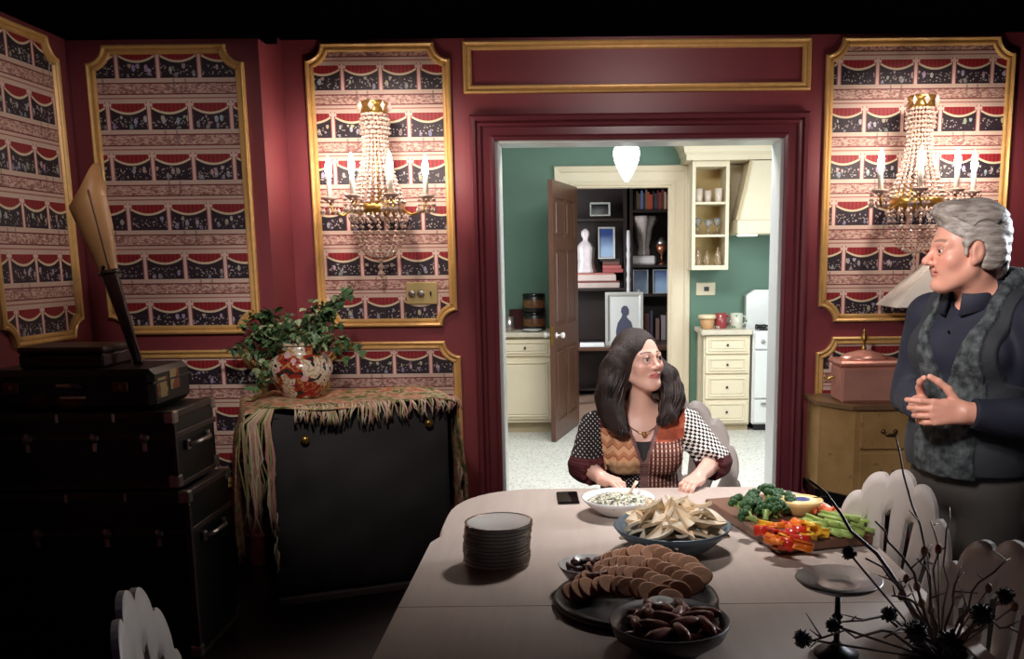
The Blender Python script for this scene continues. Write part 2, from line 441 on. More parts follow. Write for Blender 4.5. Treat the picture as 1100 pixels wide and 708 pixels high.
# ------------------------------------------------------------------ kitchen shell
fk = Mat('floral_linoleum', 0.4)
a_, b_ = fk.voronoi(22); n_ = fk.noise(60, 2)
base = fk.mix(lin((206, 208, 196)), lin((228, 226, 218)), fk.noise(5, 2))
v2, _ = fk.voronoi(46)
base = fk.mix(base, lin((150, 150, 156)), (v2.lt(0.30)) * 0.75)
base = fk.mix(base, lin((176, 150, 150)), a_.lt(0.26) * 0.6)
fk.set('Base Color', base)
KY0, KY1 = 5.18, 8.75
st(MB().box((-1.7, KY0, -0.06), (2.3, KY1 + 0.15, 0)).obj('floor_kitchen', fk.m))
st(MB().box((-1.7, KY0, 2.9), (2.3, KY1 + 0.15, 2.98)).obj('ceiling_kitchen', white_gloss))
kb = MB(); kb.box((-1.7, KY1, 0), (0.0, KY1 + 0.14, 2.9)); kb.box((0.905, KY1, 0), (2.3, KY1 + 0.14, 2.9)); kb.box((0.0, KY1, 2.21), (0.905, KY1 + 0.14, 2.9))
st(kb.obj('wall_kitchen_back', green))
st(MB().box((-1.75, KY0, 0), (-1.6, KY1, 2.9)).obj('wall_kitchen_left', green))
st(MB().box((2.15, KY0, 0), (2.3, KY1, 2.9)).obj('wall_kitchen_right', green))
kc = MB()
kc.sweep([(0.905, 0), (0.905, 2.21), (0.0, 2.21), (0.0, 0)], [(-0.002, 0), (-0.002, 0.022), (0.02, 0.03), (0.04, 0.022), (0.11, 0.022), (0.125, 0.036), (0.165, 0.042), (0.172, 0.03), (0.172, 0)], lambda u, v, h: (u, KY1 - h, v), closed=False)
kc.box((0.0, KY1, 0), (0.02, KY1 + 0.14, 2.21)); kc.box((0.885, KY1, 0), (0.905, KY1 + 0.14, 2.21)); kc.box((0.02, KY1, 2.19), (0.885, KY1 + 0.14, 2.21))
st(kc.obj('trim_3', cream))
# open six-panel door, hinged on the left jamb of the library doorway
dvec = np.array([-0.205, -0.875]); dl = np.linalg.norm(dvec); dang = math.atan2(dvec[1], dvec[0])
door = st(link('door_1', None, None, (0.018, KY1 - 0.05, 0.012), dang))
DW, DH = dl, 2.18
dm = MB(); rows = [(0.16, 0.78), (0.98, 1.62), (1.72, 2.04)]; cols = [(0.10, DW / 2 - 0.035), (DW / 2 + 0.035, DW - 0.10)]
xs = sorted({0, DW} | {v for c in cols for v in c}); zs = sorted({0, DH} | {v for c in rows for v in c})
for i in range(len(xs) - 1):
    for j in range(len(zs) - 1):
        hole = any(abs(xs[i] - c[0]) < 1e-6 for c in cols) and any(abs(zs[j] - r_[0]) < 1e-6 for r_ in rows)
        if not hole: dm.box((xs[i], -0.02, zs[j]), (xs[i + 1], 0.02, zs[j + 1]))
dm.obj('door_frame', brown_wood, door)
for c in cols:
    for r_ in rows:
        q = MB().box((c[0], -0.010, r_[0]), (c[1], 0.010, r_[1])); q.box((c[0] + 0.03, -0.017, r_[0] + 0.03), (c[1] - 0.03, 0.017, r_[1] - 0.03), 0.006)
        q.obj('door_panel', brown_wood, door)
for sgn in (-1, 1):
    k = MB(); k.lathe([(0.028, 0), (0.028, 0.005), (0.01, 0.008), (0.01, 0.03), (0.024, 0.045), (0.028, 0.058), (0.02, 0.072), (0.0, 0.076)], n=14)
    k.v = [(DW - 0.07 + x, sgn * (0.02 + z), 0.90 + y) for x, y, z in k.v]
    k.obj('door_knob', glass('knob_glass', (0.95, 0.9, 0.85), 0.1, 0.3), door)
kp = MB().box((DW - 0.003, -0.012, 0.82), (DW + 0.002, 0.012, 0.98)); kp.obj('latch_plate', brass, door)

# ------------------------------------------------------------------ kitchen furniture
def drawer_front(parent, x0, x1, z0, z1, y, mat=cream, knob=True, name='drawer'):
    """a raised-panel front whose face is at y (towards -y)"""
    d = MB().box((x0, y - 0.02, z0), (x1, y, z1), 0.004)
    iw, ih = 0.035, 0.03
    d.sweep([(x0 + iw, z0 + ih), (x1 - iw, z0 + ih), (x1 - iw, z1 - ih), (x0 + iw, z1 - ih)], [(0.008, 0), (0.004, 0.010), (-0.004, 0.010), (-0.012, 0.002)], lambda u, v, h: (u, y - 0.02 - h, v))
    d.box((x0 + iw + 0.018, y - 0.026, z0 + ih + 0.016), (x1 - iw - 0.018, y - 0.02, z1 - ih - 0.016), 0.005)
    o = d.obj(name, mat, parent)
    if knob:
        MB().ell(((x0 + x1) / 2, y - 0.036, (z0 + z1) / 2), 0.011, 8, 6).obj('knob', dark_wood, o)
    return o
# left base cabinet
cab = thing('base_cabinet', 'cream base cabinet with one drawer over a panelled door behind the brown door', 'cabinet', (0, 0, 0))
MB().box((-1.2, 8.27, 0.10), (-0.19, 8.74, 0.87)).obj('body', cream, cab)
MB().box((-1.2, 8.32, 0.0), (-0.19, 8.74, 0.10)).obj('toe_kick', plain('tan_base', (176, 160, 128), 0.6), cab)
MB().box((-1.22, 8.22, 0.87), (-0.17, 8.745, 0.91), 0.006).obj('worktop', plain('pale_worktop', (214, 204, 184), 0.3), cab)
for x0, x1 in ((-1.17, -0.70), (-0.67, -0.21)):
    drawer_front(cab, x0, x1, 0.70, 0.85, 8.27)
    drawer_front(cab, x0, x1, 0.13, 0.67, 8.27, knob=False, name='door')
# things on the left worktop
def small(name, label, cat, mb, mat, group=None):
    return tag(mb.obj(name, mat), label, cat, group)
can_m = Mat('black_gold_tin', 0.35); vx, vc = can_m.voronoi(30); zz = can_m.xyz()[2]
can_m.set('Base Color', can_m.mix((0.012, 0.01, 0.01), can_m.mix(lin((150, 104, 60)), lin((80, 40, 30)), vx), ((zz - 0.075).abs().lt(0.035)) * 0.8))
for i in range(2):
    p = at(574, 352, 8.5); t = thing('canister', ['lower', 'upper'][i] + ' black and gold canister of the two stacked on the cream worktop', 'canister', (p[0], 8.52, 0.91 + 0.168 * i), 0.2, 'stacked canisters')
    MB().lathe([(0.10, 0), (0.104, 0.01), (0.104, 0.135), (0.10, 0.14)], n=20).obj('body', can_m.m, t)
    MB().lathe([(0.106, 0.14), (0.106, 0.16), (0.098, 0.167), (0.0, 0.168)], n=20).obj('lid', black_gloss, t)
small('tin_mug', 'shiny steel mug beside the white opening lining on the worktop', 'mug', MB().lathe([(0.04, 0), (0.045, 0.01), (0.045, 0.13), (0.041, 0.13), (0.041, 0.015), (0.0, 0.012)], (at(547, 345, 8.45)[0], 8.45, 0.91), n=16), steel)
small('dark_tray', 'dark red lacquer tray standing behind the steel mug', 'tray', MB().box((-0.60, 8.62, 0.91), (-0.44, 8.66, 1.10), 0.01), plain('lacquer', (60, 22, 24), 0.3))
small('shallow_dish', 'shallow white dish on the cream worktop beside the brown door', 'dish', MB().lathe([(0.05, 0.0), (0.055, 0.004), (0.092, 0.022), (0.089, 0.024), (0.05, 0.01), (0, 0.008)], (at(572, 353, 8.33)[0], 8.325, 0.91), n=24), white_gloss)
# right drawer unit
du = thing('drawer_cabinet', 'cream four-drawer kitchen cabinet left of the white stove', 'cabinet', (0, 0, 0))
MB().box((1.15, 8.28, 0.06), (1.565, 8.74, 0.87)).obj('body', cream, du)
MB().box((1.16, 8.31, 0.0), (1.56, 8.73, 0.06)).obj('toe_kick', plain('tan_base', (176, 160, 128), 0.6), du)
MB().box((1.12, 8.22, 0.87), (1.575, 8.745, 0.915), 0.008).obj('worktop', plain('pale_worktop', (214, 204, 184), 0.3), du)
for z0, z1 in ((0.70, 0.86), (0.525, 0.685), (0.295, 0.51), (0.075, 0.28)): drawer_front(du, 1.165, 1.555, z0, z1, 8.28)
# stove
sv = thing('stove', 'white enamel gas stove beside the cream drawer cabinet', 'stove', (0, 0, 0))
enam = plain('white_enamel', (232, 234, 232), 0.18, var=0.03)
MB().box((1.585, 8.26, 0.06), (2.13, 8.72, 0.90), 0.012).obj('body', enam, sv)
MB().box((1.61, 8.30, 0.0), (2.11, 8.70, 0.06)).obj('toe_kick', black_gloss, sv)
MB().prism([(1.585, 0.90), (2.13, 0.90), (2.13, 1.25), (1.66, 1.25), (1.585, 1.20)], lambda u, v, h: (u, 8.72 - h, v), 0, 0.10).obj('backsplash', enam, sv)
MB().box((1.60, 8.235, 0.74), (2.12, 8.26, 0.885), 0.006).obj('control_panel', enam, sv)
MB().box((1.60, 8.235, 0.30), (2.12, 8.26, 0.725), 0.008).obj('oven_door', enam, sv)
MB().box((1.60, 8.235, 0.075), (2.12, 8.26, 0.285), 0.008).obj('lower_drawer', enam, sv)
MB().tube([(1.66, 8.215, 0.255), (2.05, 8.215, 0.255)], 0.008, 8).obj('drawer_handle', steel, sv)
for i in range(3): MB().ell((1.67 + 0.06 * i, 8.225, 0.81), (0.018, 0.02, 0.018), 10, 6).obj('control_knob', steel, sv)
for bx, by in ((1.72, 8.38), (1.72, 8.58), (1.98, 8.38), (1.98, 8.58)):
    b = MB()
    for k in range(4):
        a = PI / 4 + k * PI / 2
        b.tube([(bx, by, 0.93), (bx + 0.09 * math.cos(a), by + 0.09 * math.sin(a), 0.93), (bx + 0.09 * math.cos(a), by + 0.09 * math.sin(a), 0.90)], 0.007, 6)
    b.lathe([(0.045, 0.90), (0.045, 0.915), (0.02, 0.918)], (bx, by, 0), n=14)
    b.obj('burner', black_gloss, sv)
# things on the right worktop
p = at(759, 349, 8.45)
t = thing('clay_pot', 'small tan pot with a pale rim on the drawer cabinet', 'pot', (p[0], 8.42, 0.915))
MB().lathe([(0.05, 0), (0.055, 0.01), (0.07, 0.09), (0.0, 0.09)], n=18).obj('body', plain('tan_clay', (196, 150, 104), 0.6), t)
MB().lathe([(0.078, 0.09), (0.082, 0.10), (0.078, 0.125), (0.0, 0.128)], n=18).obj('rim', plain('pale_rim', (224, 206, 170), 0.5), t)
for k, (px, colr, lab) in enumerate((((774, (150, 60, 62), 'red and cream patterned mug on the drawer cabinet worktop')), ((791, (206, 206, 190), 'white mug with green leaf print next to the stove')))):
    p = at(px, 347, 8.45)
    mm = Mat('printed_mug', 0.3); vd, vcol = mm.voronoi(24)
    mm.set('Base Color', mm.mix(lin(colr), lin((216, 210, 190) if k == 0 else (90, 130, 100)), vd.lt(0.25)))
    t = thing('mug', lab, 'mug', (p[0], 8.44, 0.915), group='mugs on the worktop')
    MB().lathe([(0.05, 0), (0.055, 0.006), (0.057, 0.135), (0.052, 0.135), (0.05, 0.02), (0, 0.018)], n=18).obj('body', mm.m, t)
    MB().tube([(0.055, 0, 0.11), (0.085, 0, 0.10), (0.09, 0, 0.06), (0.056, 0, 0.03)], 0.008, 6).obj('handle', mm.m, t)
# upper cabinet with open shelves, cornice and hood
uc = thing('wall_cabinet', 'cream open-fronted wall cabinet with three shelves of glassware', 'cabinet', (0, 0, 0))
ux0, ux1, uy0, uy1, uz0, uz1 = 1.045, 1.37, 8.36, 8.745, 1.44, 2.38
ub = MB(); tk = 0.03
ub.box((ux0, uy0, uz0), (ux0 + tk, uy1, uz1)); ub.box((ux1 - tk, uy0, uz0), (ux1, uy1, uz1)); ub.box((ux0 + tk, uy0, uz0), (ux1 - tk, uy1, uz0 + 0.04)); ub.box((ux0 + tk, uy0, uz1 - 0.05), (ux1 - tk, uy1, uz1))
ub.obj('body', cream, uc)
MB().box((ux0 + tk, uy1 - 0.02, uz0 + 0.04), (ux1 - tk, uy1, uz1 - 0.05)).obj('back_panel', plain('ochre_back', (206, 178, 118), 0.6), uc)
SHZ = [uz0 + 0.04, 1.748, 2.03]
for z in SHZ[1:]: MB().box((ux0 + tk, uy0 + 0.01, z - 0.02), (ux1 - tk, uy1 - 0.02, z)).obj('shelf', cream, uc)
for k, z in enumerate(SHZ):
    for i in range(3):
        gx = 1.115 + 0.087 * i; gy = 8.45 + 0.06 * ((i + k) % 2)
        shelf_name = ['bottom', 'middle', 'top'][k]; pos = ['left', 'middle', 'right'][i]
        h = [0.16, 0.15, 0.12][k] * (1 - 0.12 * (i == 1))
        gm = [glass('amber_glass', (0.9, 0.72, 0.5)), clear_glass, plain('pale_cup', (216, 200, 186), 0.25)][k]
        if k == 1:
            pr = [(0.028, 0), (0.03, 0.004), (0.005, 0.01), (0.005, h * 0.5), (0.03, h * 0.62), (0.036, h * 0.85), (0.032, h), (0.029, h), (0.03, h * 0.8), (0.0, h * 0.56)]
        elif k == 0:
            pr = [(0.03, 0), (0.033, 0.006), (0.033, h * 0.55), (0.012, h * 0.78), (0.012, h), (0.0, h)]
        else:
            pr = [(0.026, 0), (0.03, 0.006), (0.037, h), (0.034, h), (0.028, 0.012), (0, 0.01)]
        nm = ['bottle', 'wine_glass', 'cup'][k]
        lab = f'{["small glass bottle", "stemmed wine glass", "pale cup"][k]} at the {pos} of the {shelf_name} shelf in the cream wall cabinet'
        small(nm, lab, ['bottle', 'glass', 'cup'][k], MB().lathe(pr, (gx, gy, z), n=14), gm, 'glassware in the wall cabinet')
corn = MB()
corn.sweep([(0.985, KY1), (0.985, 8.30), (1.425, 8.30), (2.15, 8.30)], [(0, 2.38), (0, 2.42), (0.02, 2.45), (0.028, 2.49), (0.055, 2.53), (0.07, 2.56), (0.07, 2.60)], XYZ, closed=False)
corn.box((0.99, 8.31, 2.381), (2.15, KY1, 2.60))
st(corn.obj('trim_4', cream))
hd = thing('range_hood', 'cream flared wooden hood over the white stove', 'hood', (0, 0, 0))
MB().prism([(1.545, 2.37), (1.44, 1.87), (2.14, 1.87), (2.14, 2.37)][::-1], lambda u, v, h: (u, 8.70 - h, v), 0.0, 0.42).obj('hood_body', cream, hd)
MB().box((1.425, 8.25, 1.745), (2.145, 8.70, 1.87), 0.01).obj('hood_band', cream, hd)
MB().prism([(1.44, 1.87), (1.545, 2.37), (1.525, 2.37), (1.415, 1.87)], lambda u, v, h: (u, 8.27 - h, v), 0, 0.02).obj('hood_strip', plain('tan_edge', (190, 168, 128), 0.5), hd)
MB().box((1.372, 8.70, 1.75), (2.145, KY1 - 0.001, 2.375)).obj('back_board', cream, hd)
MB().box((1.47, 8.35, 1.733), (1.62, 8.5, 1.745)).obj('lamp_lens', emit('hood_lamp', (1, 0.97, 0.9), 3), hd)
# outlet plate on the green wall
ol = thing('outlet_plate', 'cream electric outlet plate on the green kitchen wall', 'outlet', (at(758, 312, 8.745)[0], KY1, 1.26))
MB().box((-0.09, -0.012, -0.06), (0.09, 0, 0.06), 0.006).obj('plate', cream, ol)
MB().box((-0.015, -0.02, -0.02), (0.03, -0.012, 0.02), 0.003).obj('switch', dark_wood, ol)
# pendant globe
pp = at(673, 175, 6.5)
pl = thing('pendant_lamp', 'white glowing acorn-shaped glass pendant lamp hanging in the kitchen', 'lamp', (pp[0], 6.5, 0))
MB().lathe([(0.0, 2.062), (0.012, 2.066), (0.035, 2.10), (0.062, 2.15), (0.082, 2.20), (0.09, 2.245), (0.085, 2.28), (0.065, 2.30), (0.04, 2.306)], n=24).obj('globe', emit('globe_glow', (0.92, 0.98, 1.0), 5.5), pl)
MB().lathe([(0.045, 2.306), (0.05, 2.315), (0.04, 2.335), (0.014, 2.345), (0.012, 2.87), (0.06, 2.88), (0.06, 2.90)], n=16).obj('stem', brass, pl)

# ------------------------------------------------------------------ library beyond
st(MB().box((-1.6, KY1 + 0.15, -0.06), (2.6, 11.2, 0)).obj('floor_library', plain('library_floor', (150, 122, 104), 0.5, scale=3)))
st(MB().box((-1.6, KY1 + 0.15, 2.75), (2.6, 11.2, 2.8)).obj('ceiling_library', plain('library_ceiling', (60, 52, 48), 0.8)))
st(MB().box((-1.6, 11.0, 0), (2.6, 11.15, 2.75)).obj('wall_library_back', dark_wood))
st(MB().box((-1.65, KY1 + 0.15, 0), (-1.55, 11.0, 2.75)).obj('wall_library_left', dark_wood))
st(MB().box((2.5, KY1 + 0.15, 0), (2.6, 11.0, 2.75)).obj('wall_library_right', dark_wood))
LY = 10.6
def bay(name, label, x0, x1, shelves):
    t = thing(name, label, 'bookcase', (0, 0, 0), group='dark library bookcases')
    for a, b in ((x0, x0 + 0.035), (x1 - 0.035, x1)): MB().box((a, LY, 0), (b, 10.98, 2.55)).obj('side_panel', dark_wood, t)
    MB().box((x0 + 0.035, 10.955, 0), (x1 - 0.035, 10.98, 2.55)).obj('back_panel', dark_wood, t)
    MB().box((x0 - 0.005, LY - 0.02, 2.44), (x1 + 0.005, 10.98, 2.56), 0.01).obj('cornice', dark_wood, t)
    for z in shelves: MB().box((x0 + 0.035, LY + 0.005, z - 0.03), (x1 - 0.035, 10.955, z)).obj('shelf', dark_wood, t)
    return t
LS, RS = [0.08, 0.62, 1.22, 1.99], [0.08, 0.62, 1.15, 1.475, 2.08]
bay('bookcase', 'dark wooden library bookcase bay holding the stacked books and framed pictures', -0.35, 0.60, LS)
bay('bookcase', 'dark wooden library bookcase bay holding the row of coloured books', 0.63, 1.40, RS)
MB_post = MB().lathe([(0.03, 0.0), (0.03, 0.5), (0.02, 0.7), (0.022, 0.8)] + [(0.018 + 0.010 * math.sin(i * 1.9) ** 2, 0.82 + 0.055 * i) for i in range(18)] + [(0.022, 1.85), (0.0, 1.86)], (0.615, LY - 0.06, 0), n=14)
small('turned_post', 'pale turned wooden post between the two dark bookcases', 'post', MB_post, plain('pale_turned', (206, 204, 206), 0.4))
# coloured books on the top right shelf
bx = 0.68
cols_ = [(70, 52, 44), (96, 84, 62), (86, 66, 52), (96, 112, 168), (60, 44, 40), (120, 100, 74), (176, 74, 52), (176, 70, 50), (44, 34, 36), (60, 66, 74), (110, 40, 40), (140, 60, 52), (92, 52, 46), (190, 160, 130), (120, 80, 60)]
names_ = ['dark brown', 'olive', 'umber', 'pale blue', 'near black', 'tan', 'orange red', 'second orange red', 'charcoal', 'slate', 'maroon', 'brick', 'russet', 'cream', 'cocoa']
for i, c in enumerate(cols_):
    wd = 0.018 + 0.012 * ((i * 37) % 5) / 4; hh = 0.17 + 0.05 * ((i * 53) % 7) / 6
    b = thing('book', f'{names_[i]} hardback standing upright in the row on the top library shelf', 'book', (bx, 10.64, 2.08), group='books on the top library shelf')
    MB().box((0, 0, 0), (wd, 0.004, hh)).box((0, 0.004, 0), (0.003, 0.14, hh)).box((wd - 0.003, 0.004, 0), (wd, 0.14, hh)).obj('cover', plain('book_' + names_[i], c, 0.6), b)
    MB().box((0.003, 0.004, 0.004), (wd - 0.003, 0.135, hh - 0.004)).obj('pages', plain('paper', (220, 210, 190), 0.8), b)
    bx += wd + 0.002
# stacked books on the left shelf
for i, (wd, th, c, lab) in enumerate(((0.50, 0.06, (196, 176, 166), 'thick cream book at the bottom of the stack on the library shelf'), (0.50, 0.02, (120, 60, 56), 'thin red book in the stack on the library shelf'), (0.46, 0.07, (210, 190, 180), 'pale book in the middle of the stack on the library shelf'), (0.44, 0.02, (190, 120, 110), 'slim salmon book near the top of the stack on the library shelf'))):
    zz = 1.22 + [0, 0.06, 0.08, 0.15][i]
    small('stacked_book', lab, 'book', MB().box((0.02 - 0.01 * i, 10.63, zz), (0.02 + wd, 10.85, zz + th), 0.006), plain('stackbook%d' % i, c, 0.6), 'stacked books on the library shelf')
for i, c in enumerate(((170, 84, 84), (180, 96, 92), (110, 70, 60))):
    small('red_book', f'{["bottom", "middle", "top"][i]} red book lying flat under the blue framed picture', 'book', MB().box((0.33, 10.62, 1.391 + 0.042 * i), (0.56 - 0.02 * i, 10.80, 1.391 + 0.042 * i + 0.041), 0.005), plain('redbook%d' % i, c, 0.6), 'flat red books in the library')
def frame(name, label, x0, x1, z0, z1, y, fm, am, lean=0.0, wd=0.02):
    t = thing(name, label, 'picture', ((x0 + x1) / 2, y, z0), 0); t.rotation_euler = (lean, 0, 0)
    w2, hh = (x1 - x0) / 2, z1 - z0
    MB().sweep([(-w2 + wd, wd), (w2 - wd, wd), (w2 - wd, hh - wd), (-w2 + wd, hh - wd)], [(0, 0), (0, 0.012), (wd * 0.4, 0.02), (wd, 0.02), (wd, 0)], lambda u, v, h: (u, -h, v)).obj('frame', fm, t)
    MB().box((-w2 + wd, -0.006, wd), (w2 - wd, -0.001, hh - wd)).obj('picture', am, t)
    return t
silver = plain('silver_frame', (196, 196, 190), 0.35, 0.4)
frame('framed_picture', 'small silver frame with a black picture high in the dark bookcase', 0.19, 0.418, 2.02, 2.17, 10.7, silver, black_gloss)
sky = Mat('blue_picture', 0.4); zz = sky.xyz()[2]; sky.set('Base Color', sky.mix(lin((150, 176, 206)), lin((40, 64, 120)), (zz * 6.0 - 0.6) + sky.noise(12, 2) * 0.5 - 0.25))
frame('framed_picture', 'blue picture in a thin pale frame on the library shelf', 0.28, 0.47, 1.545, 1.90, 10.72, silver, sky.m, lean=-0.06)
rb = MB().box((0.30, 10.64, 1.517), (0.52, 10.80, 1.545)); small('dark_book', 'thin dark book lying under the blue framed picture', 'book', rb, dark_wood)
# the figurine / draped ornament left, bust and capital right
fig = MB(); rr = random.Random(3)
fig.lathe([(0.11, 0), (0.115, 0.02), (0.10, 0.05), (0.085, 0.12), (0.095, 0.2), (0.10, 0.28), (0.07, 0.33), (0.035, 0.36), (0.03, 0.38), (0.05, 0.42), (0.05, 0.46), (0.02, 0.49), (0, 0.495)], (0.14, 10.72, 1.39), n=20, ripple=lambda a: 0.14 * math.sin(5 * a) + 0.06 * math.sin(11 * a))
small('draped_figurine', 'pale draped porcelain figurine on the stacked books in the library', 'figurine', fig, plain('porcelain', (220, 206, 206), 0.35, var=0.25, scale=18))
bu = thing('stone_capital', 'pale carved stone column capital on the library shelf under the books', 'ornament', (0.80, 10.74, 1.475))
MB().box((-0.15, -0.11, 0), (0.13, 0.11, 0.10), 0.02).obj('plinth', plain('pale_stone', (212, 206, 204), 0.6, var=0.2, bump=0.5), bu)
MB().lathe([(0.07, 0.10), (0.075, 0.14), (0.06, 0.2), (0.085, 0.3), (0.10, 0.40), (0.13, 0.46), (0.15, 0.5), (0.15, 0.54), (0, 0.54)], n=24, ripple=lambda a: 0.12 * math.sin(7 * a)).obj('carved_block', plain('carved_stone', (170, 156, 150), 0.7, var=0.4, scale=30, bump=0.8, bscale=40), bu)
tr = thing('goblet', 'copper and steel goblet beside the stone capital in the library', 'goblet', (1.0, 10.72, 1.475))
MB().lathe([(0.05, 0), (0.05, 0.012), (0.014, 0.03), (0.014, 0.11), (0.05, 0.15), (0.07, 0.22), (0.066, 0.22), (0.0, 0.14)], n=18).obj('bowl', plain('copper', (196, 122, 92), 0.3, 0.8), tr)
MB().lathe([(0.06, 0.215), (0.05, 0.26), (0.02, 0.30), (0.0, 0.31)], n=18).obj('lid', steel, tr)
for i, x in enumerate((0.76, 0.985)):
    frame('framed_photo', ['left', 'right'][i] + ' pale blue framed photograph on the lower right library shelf', x - 0.085, x + 0.085, 1.15, 1.42, 10.70, silver, sky.m, lean=-0.08, wd=0.012)
small('glass_paperweight', 'small round glass paperweight before the pale blue framed photographs', 'paperweight', MB().ell((0.73, 10.64, 1.178), 0.028, 12, 8), white_gloss)
# leaning silhouette picture, side table with papers, chair
paper_m = plain('picture_paper', (214, 214, 210), 0.6, var=0.04)
sp = frame('silhouette_picture', 'large pale framed silhouette portrait of a standing figure in the library', 0.335, 0.745, 0.62, 1.19, 10.1, silver, paper_m, lean=-0.05, wd=0.045)
silh = [(-0.085, 0.045), (0.095, 0.045), (0.10, 0.16), (0.075, 0.25), (0.04, 0.285), (0.025, 0.31), (0.05, 0.33), (0.052, 0.38), (0.03, 0.42), (-0.005, 0.425), (-0.03, 0.40), (-0.035, 0.36), (-0.02, 0.33), (-0.03, 0.30), (-0.07, 0.24), (-0.09, 0.15)]
MB().prism(silh, lambda u, v, h: (u, -0.006 - h, v), 0, 0.002).obj('silhouette', plain('ink', (74, 76, 96), 0.7), sp)
lt = thing('library_table', 'brown wooden side table under the silhouette portrait', 'table', (0, 0, 0))
MB().box((-0.1, 9.85, 0.58), (1.2, 10.5, 0.62), 0.008).obj('tabletop', brown_wood, lt)
for x in (-0.05, 1.15):
    for y in (9.9, 10.45): MB().box((x - 0.03, y - 0.03, 0), (x + 0.03, y + 0.03, 0.58), 0.006).obj('leg', brown_wood, lt)
small('paper_stack', 'white papers on the corner of the library side table', 'papers', MB().box((0.06, 9.88, 0.621), (0.32, 10.08, 0.655), 0.004), plain('white_paper', (236, 236, 236), 0.7))
for i in range(9):
    wd = 0.03 + 0.012 * (i % 3); x0 = 0.68 + 0.07 * (i % 9) * 0.9
    small('shelf_book', f'dark book number {["one","two","three","four","five","six","seven","eight","nine"][i]} from the post on the low library shelf', 'book', MB().box((x0, 10.66, 0.62), (x0 + wd, 10.85, 0.62 + 0.25 + 0.03 * (i % 4)), 0.003), plain('lowbook%d' % (i % 4), [(120, 90, 80), (150, 140, 140), (80, 46, 40), (60, 60, 74)][i % 4], 0.6), 'books on the low library shelf')
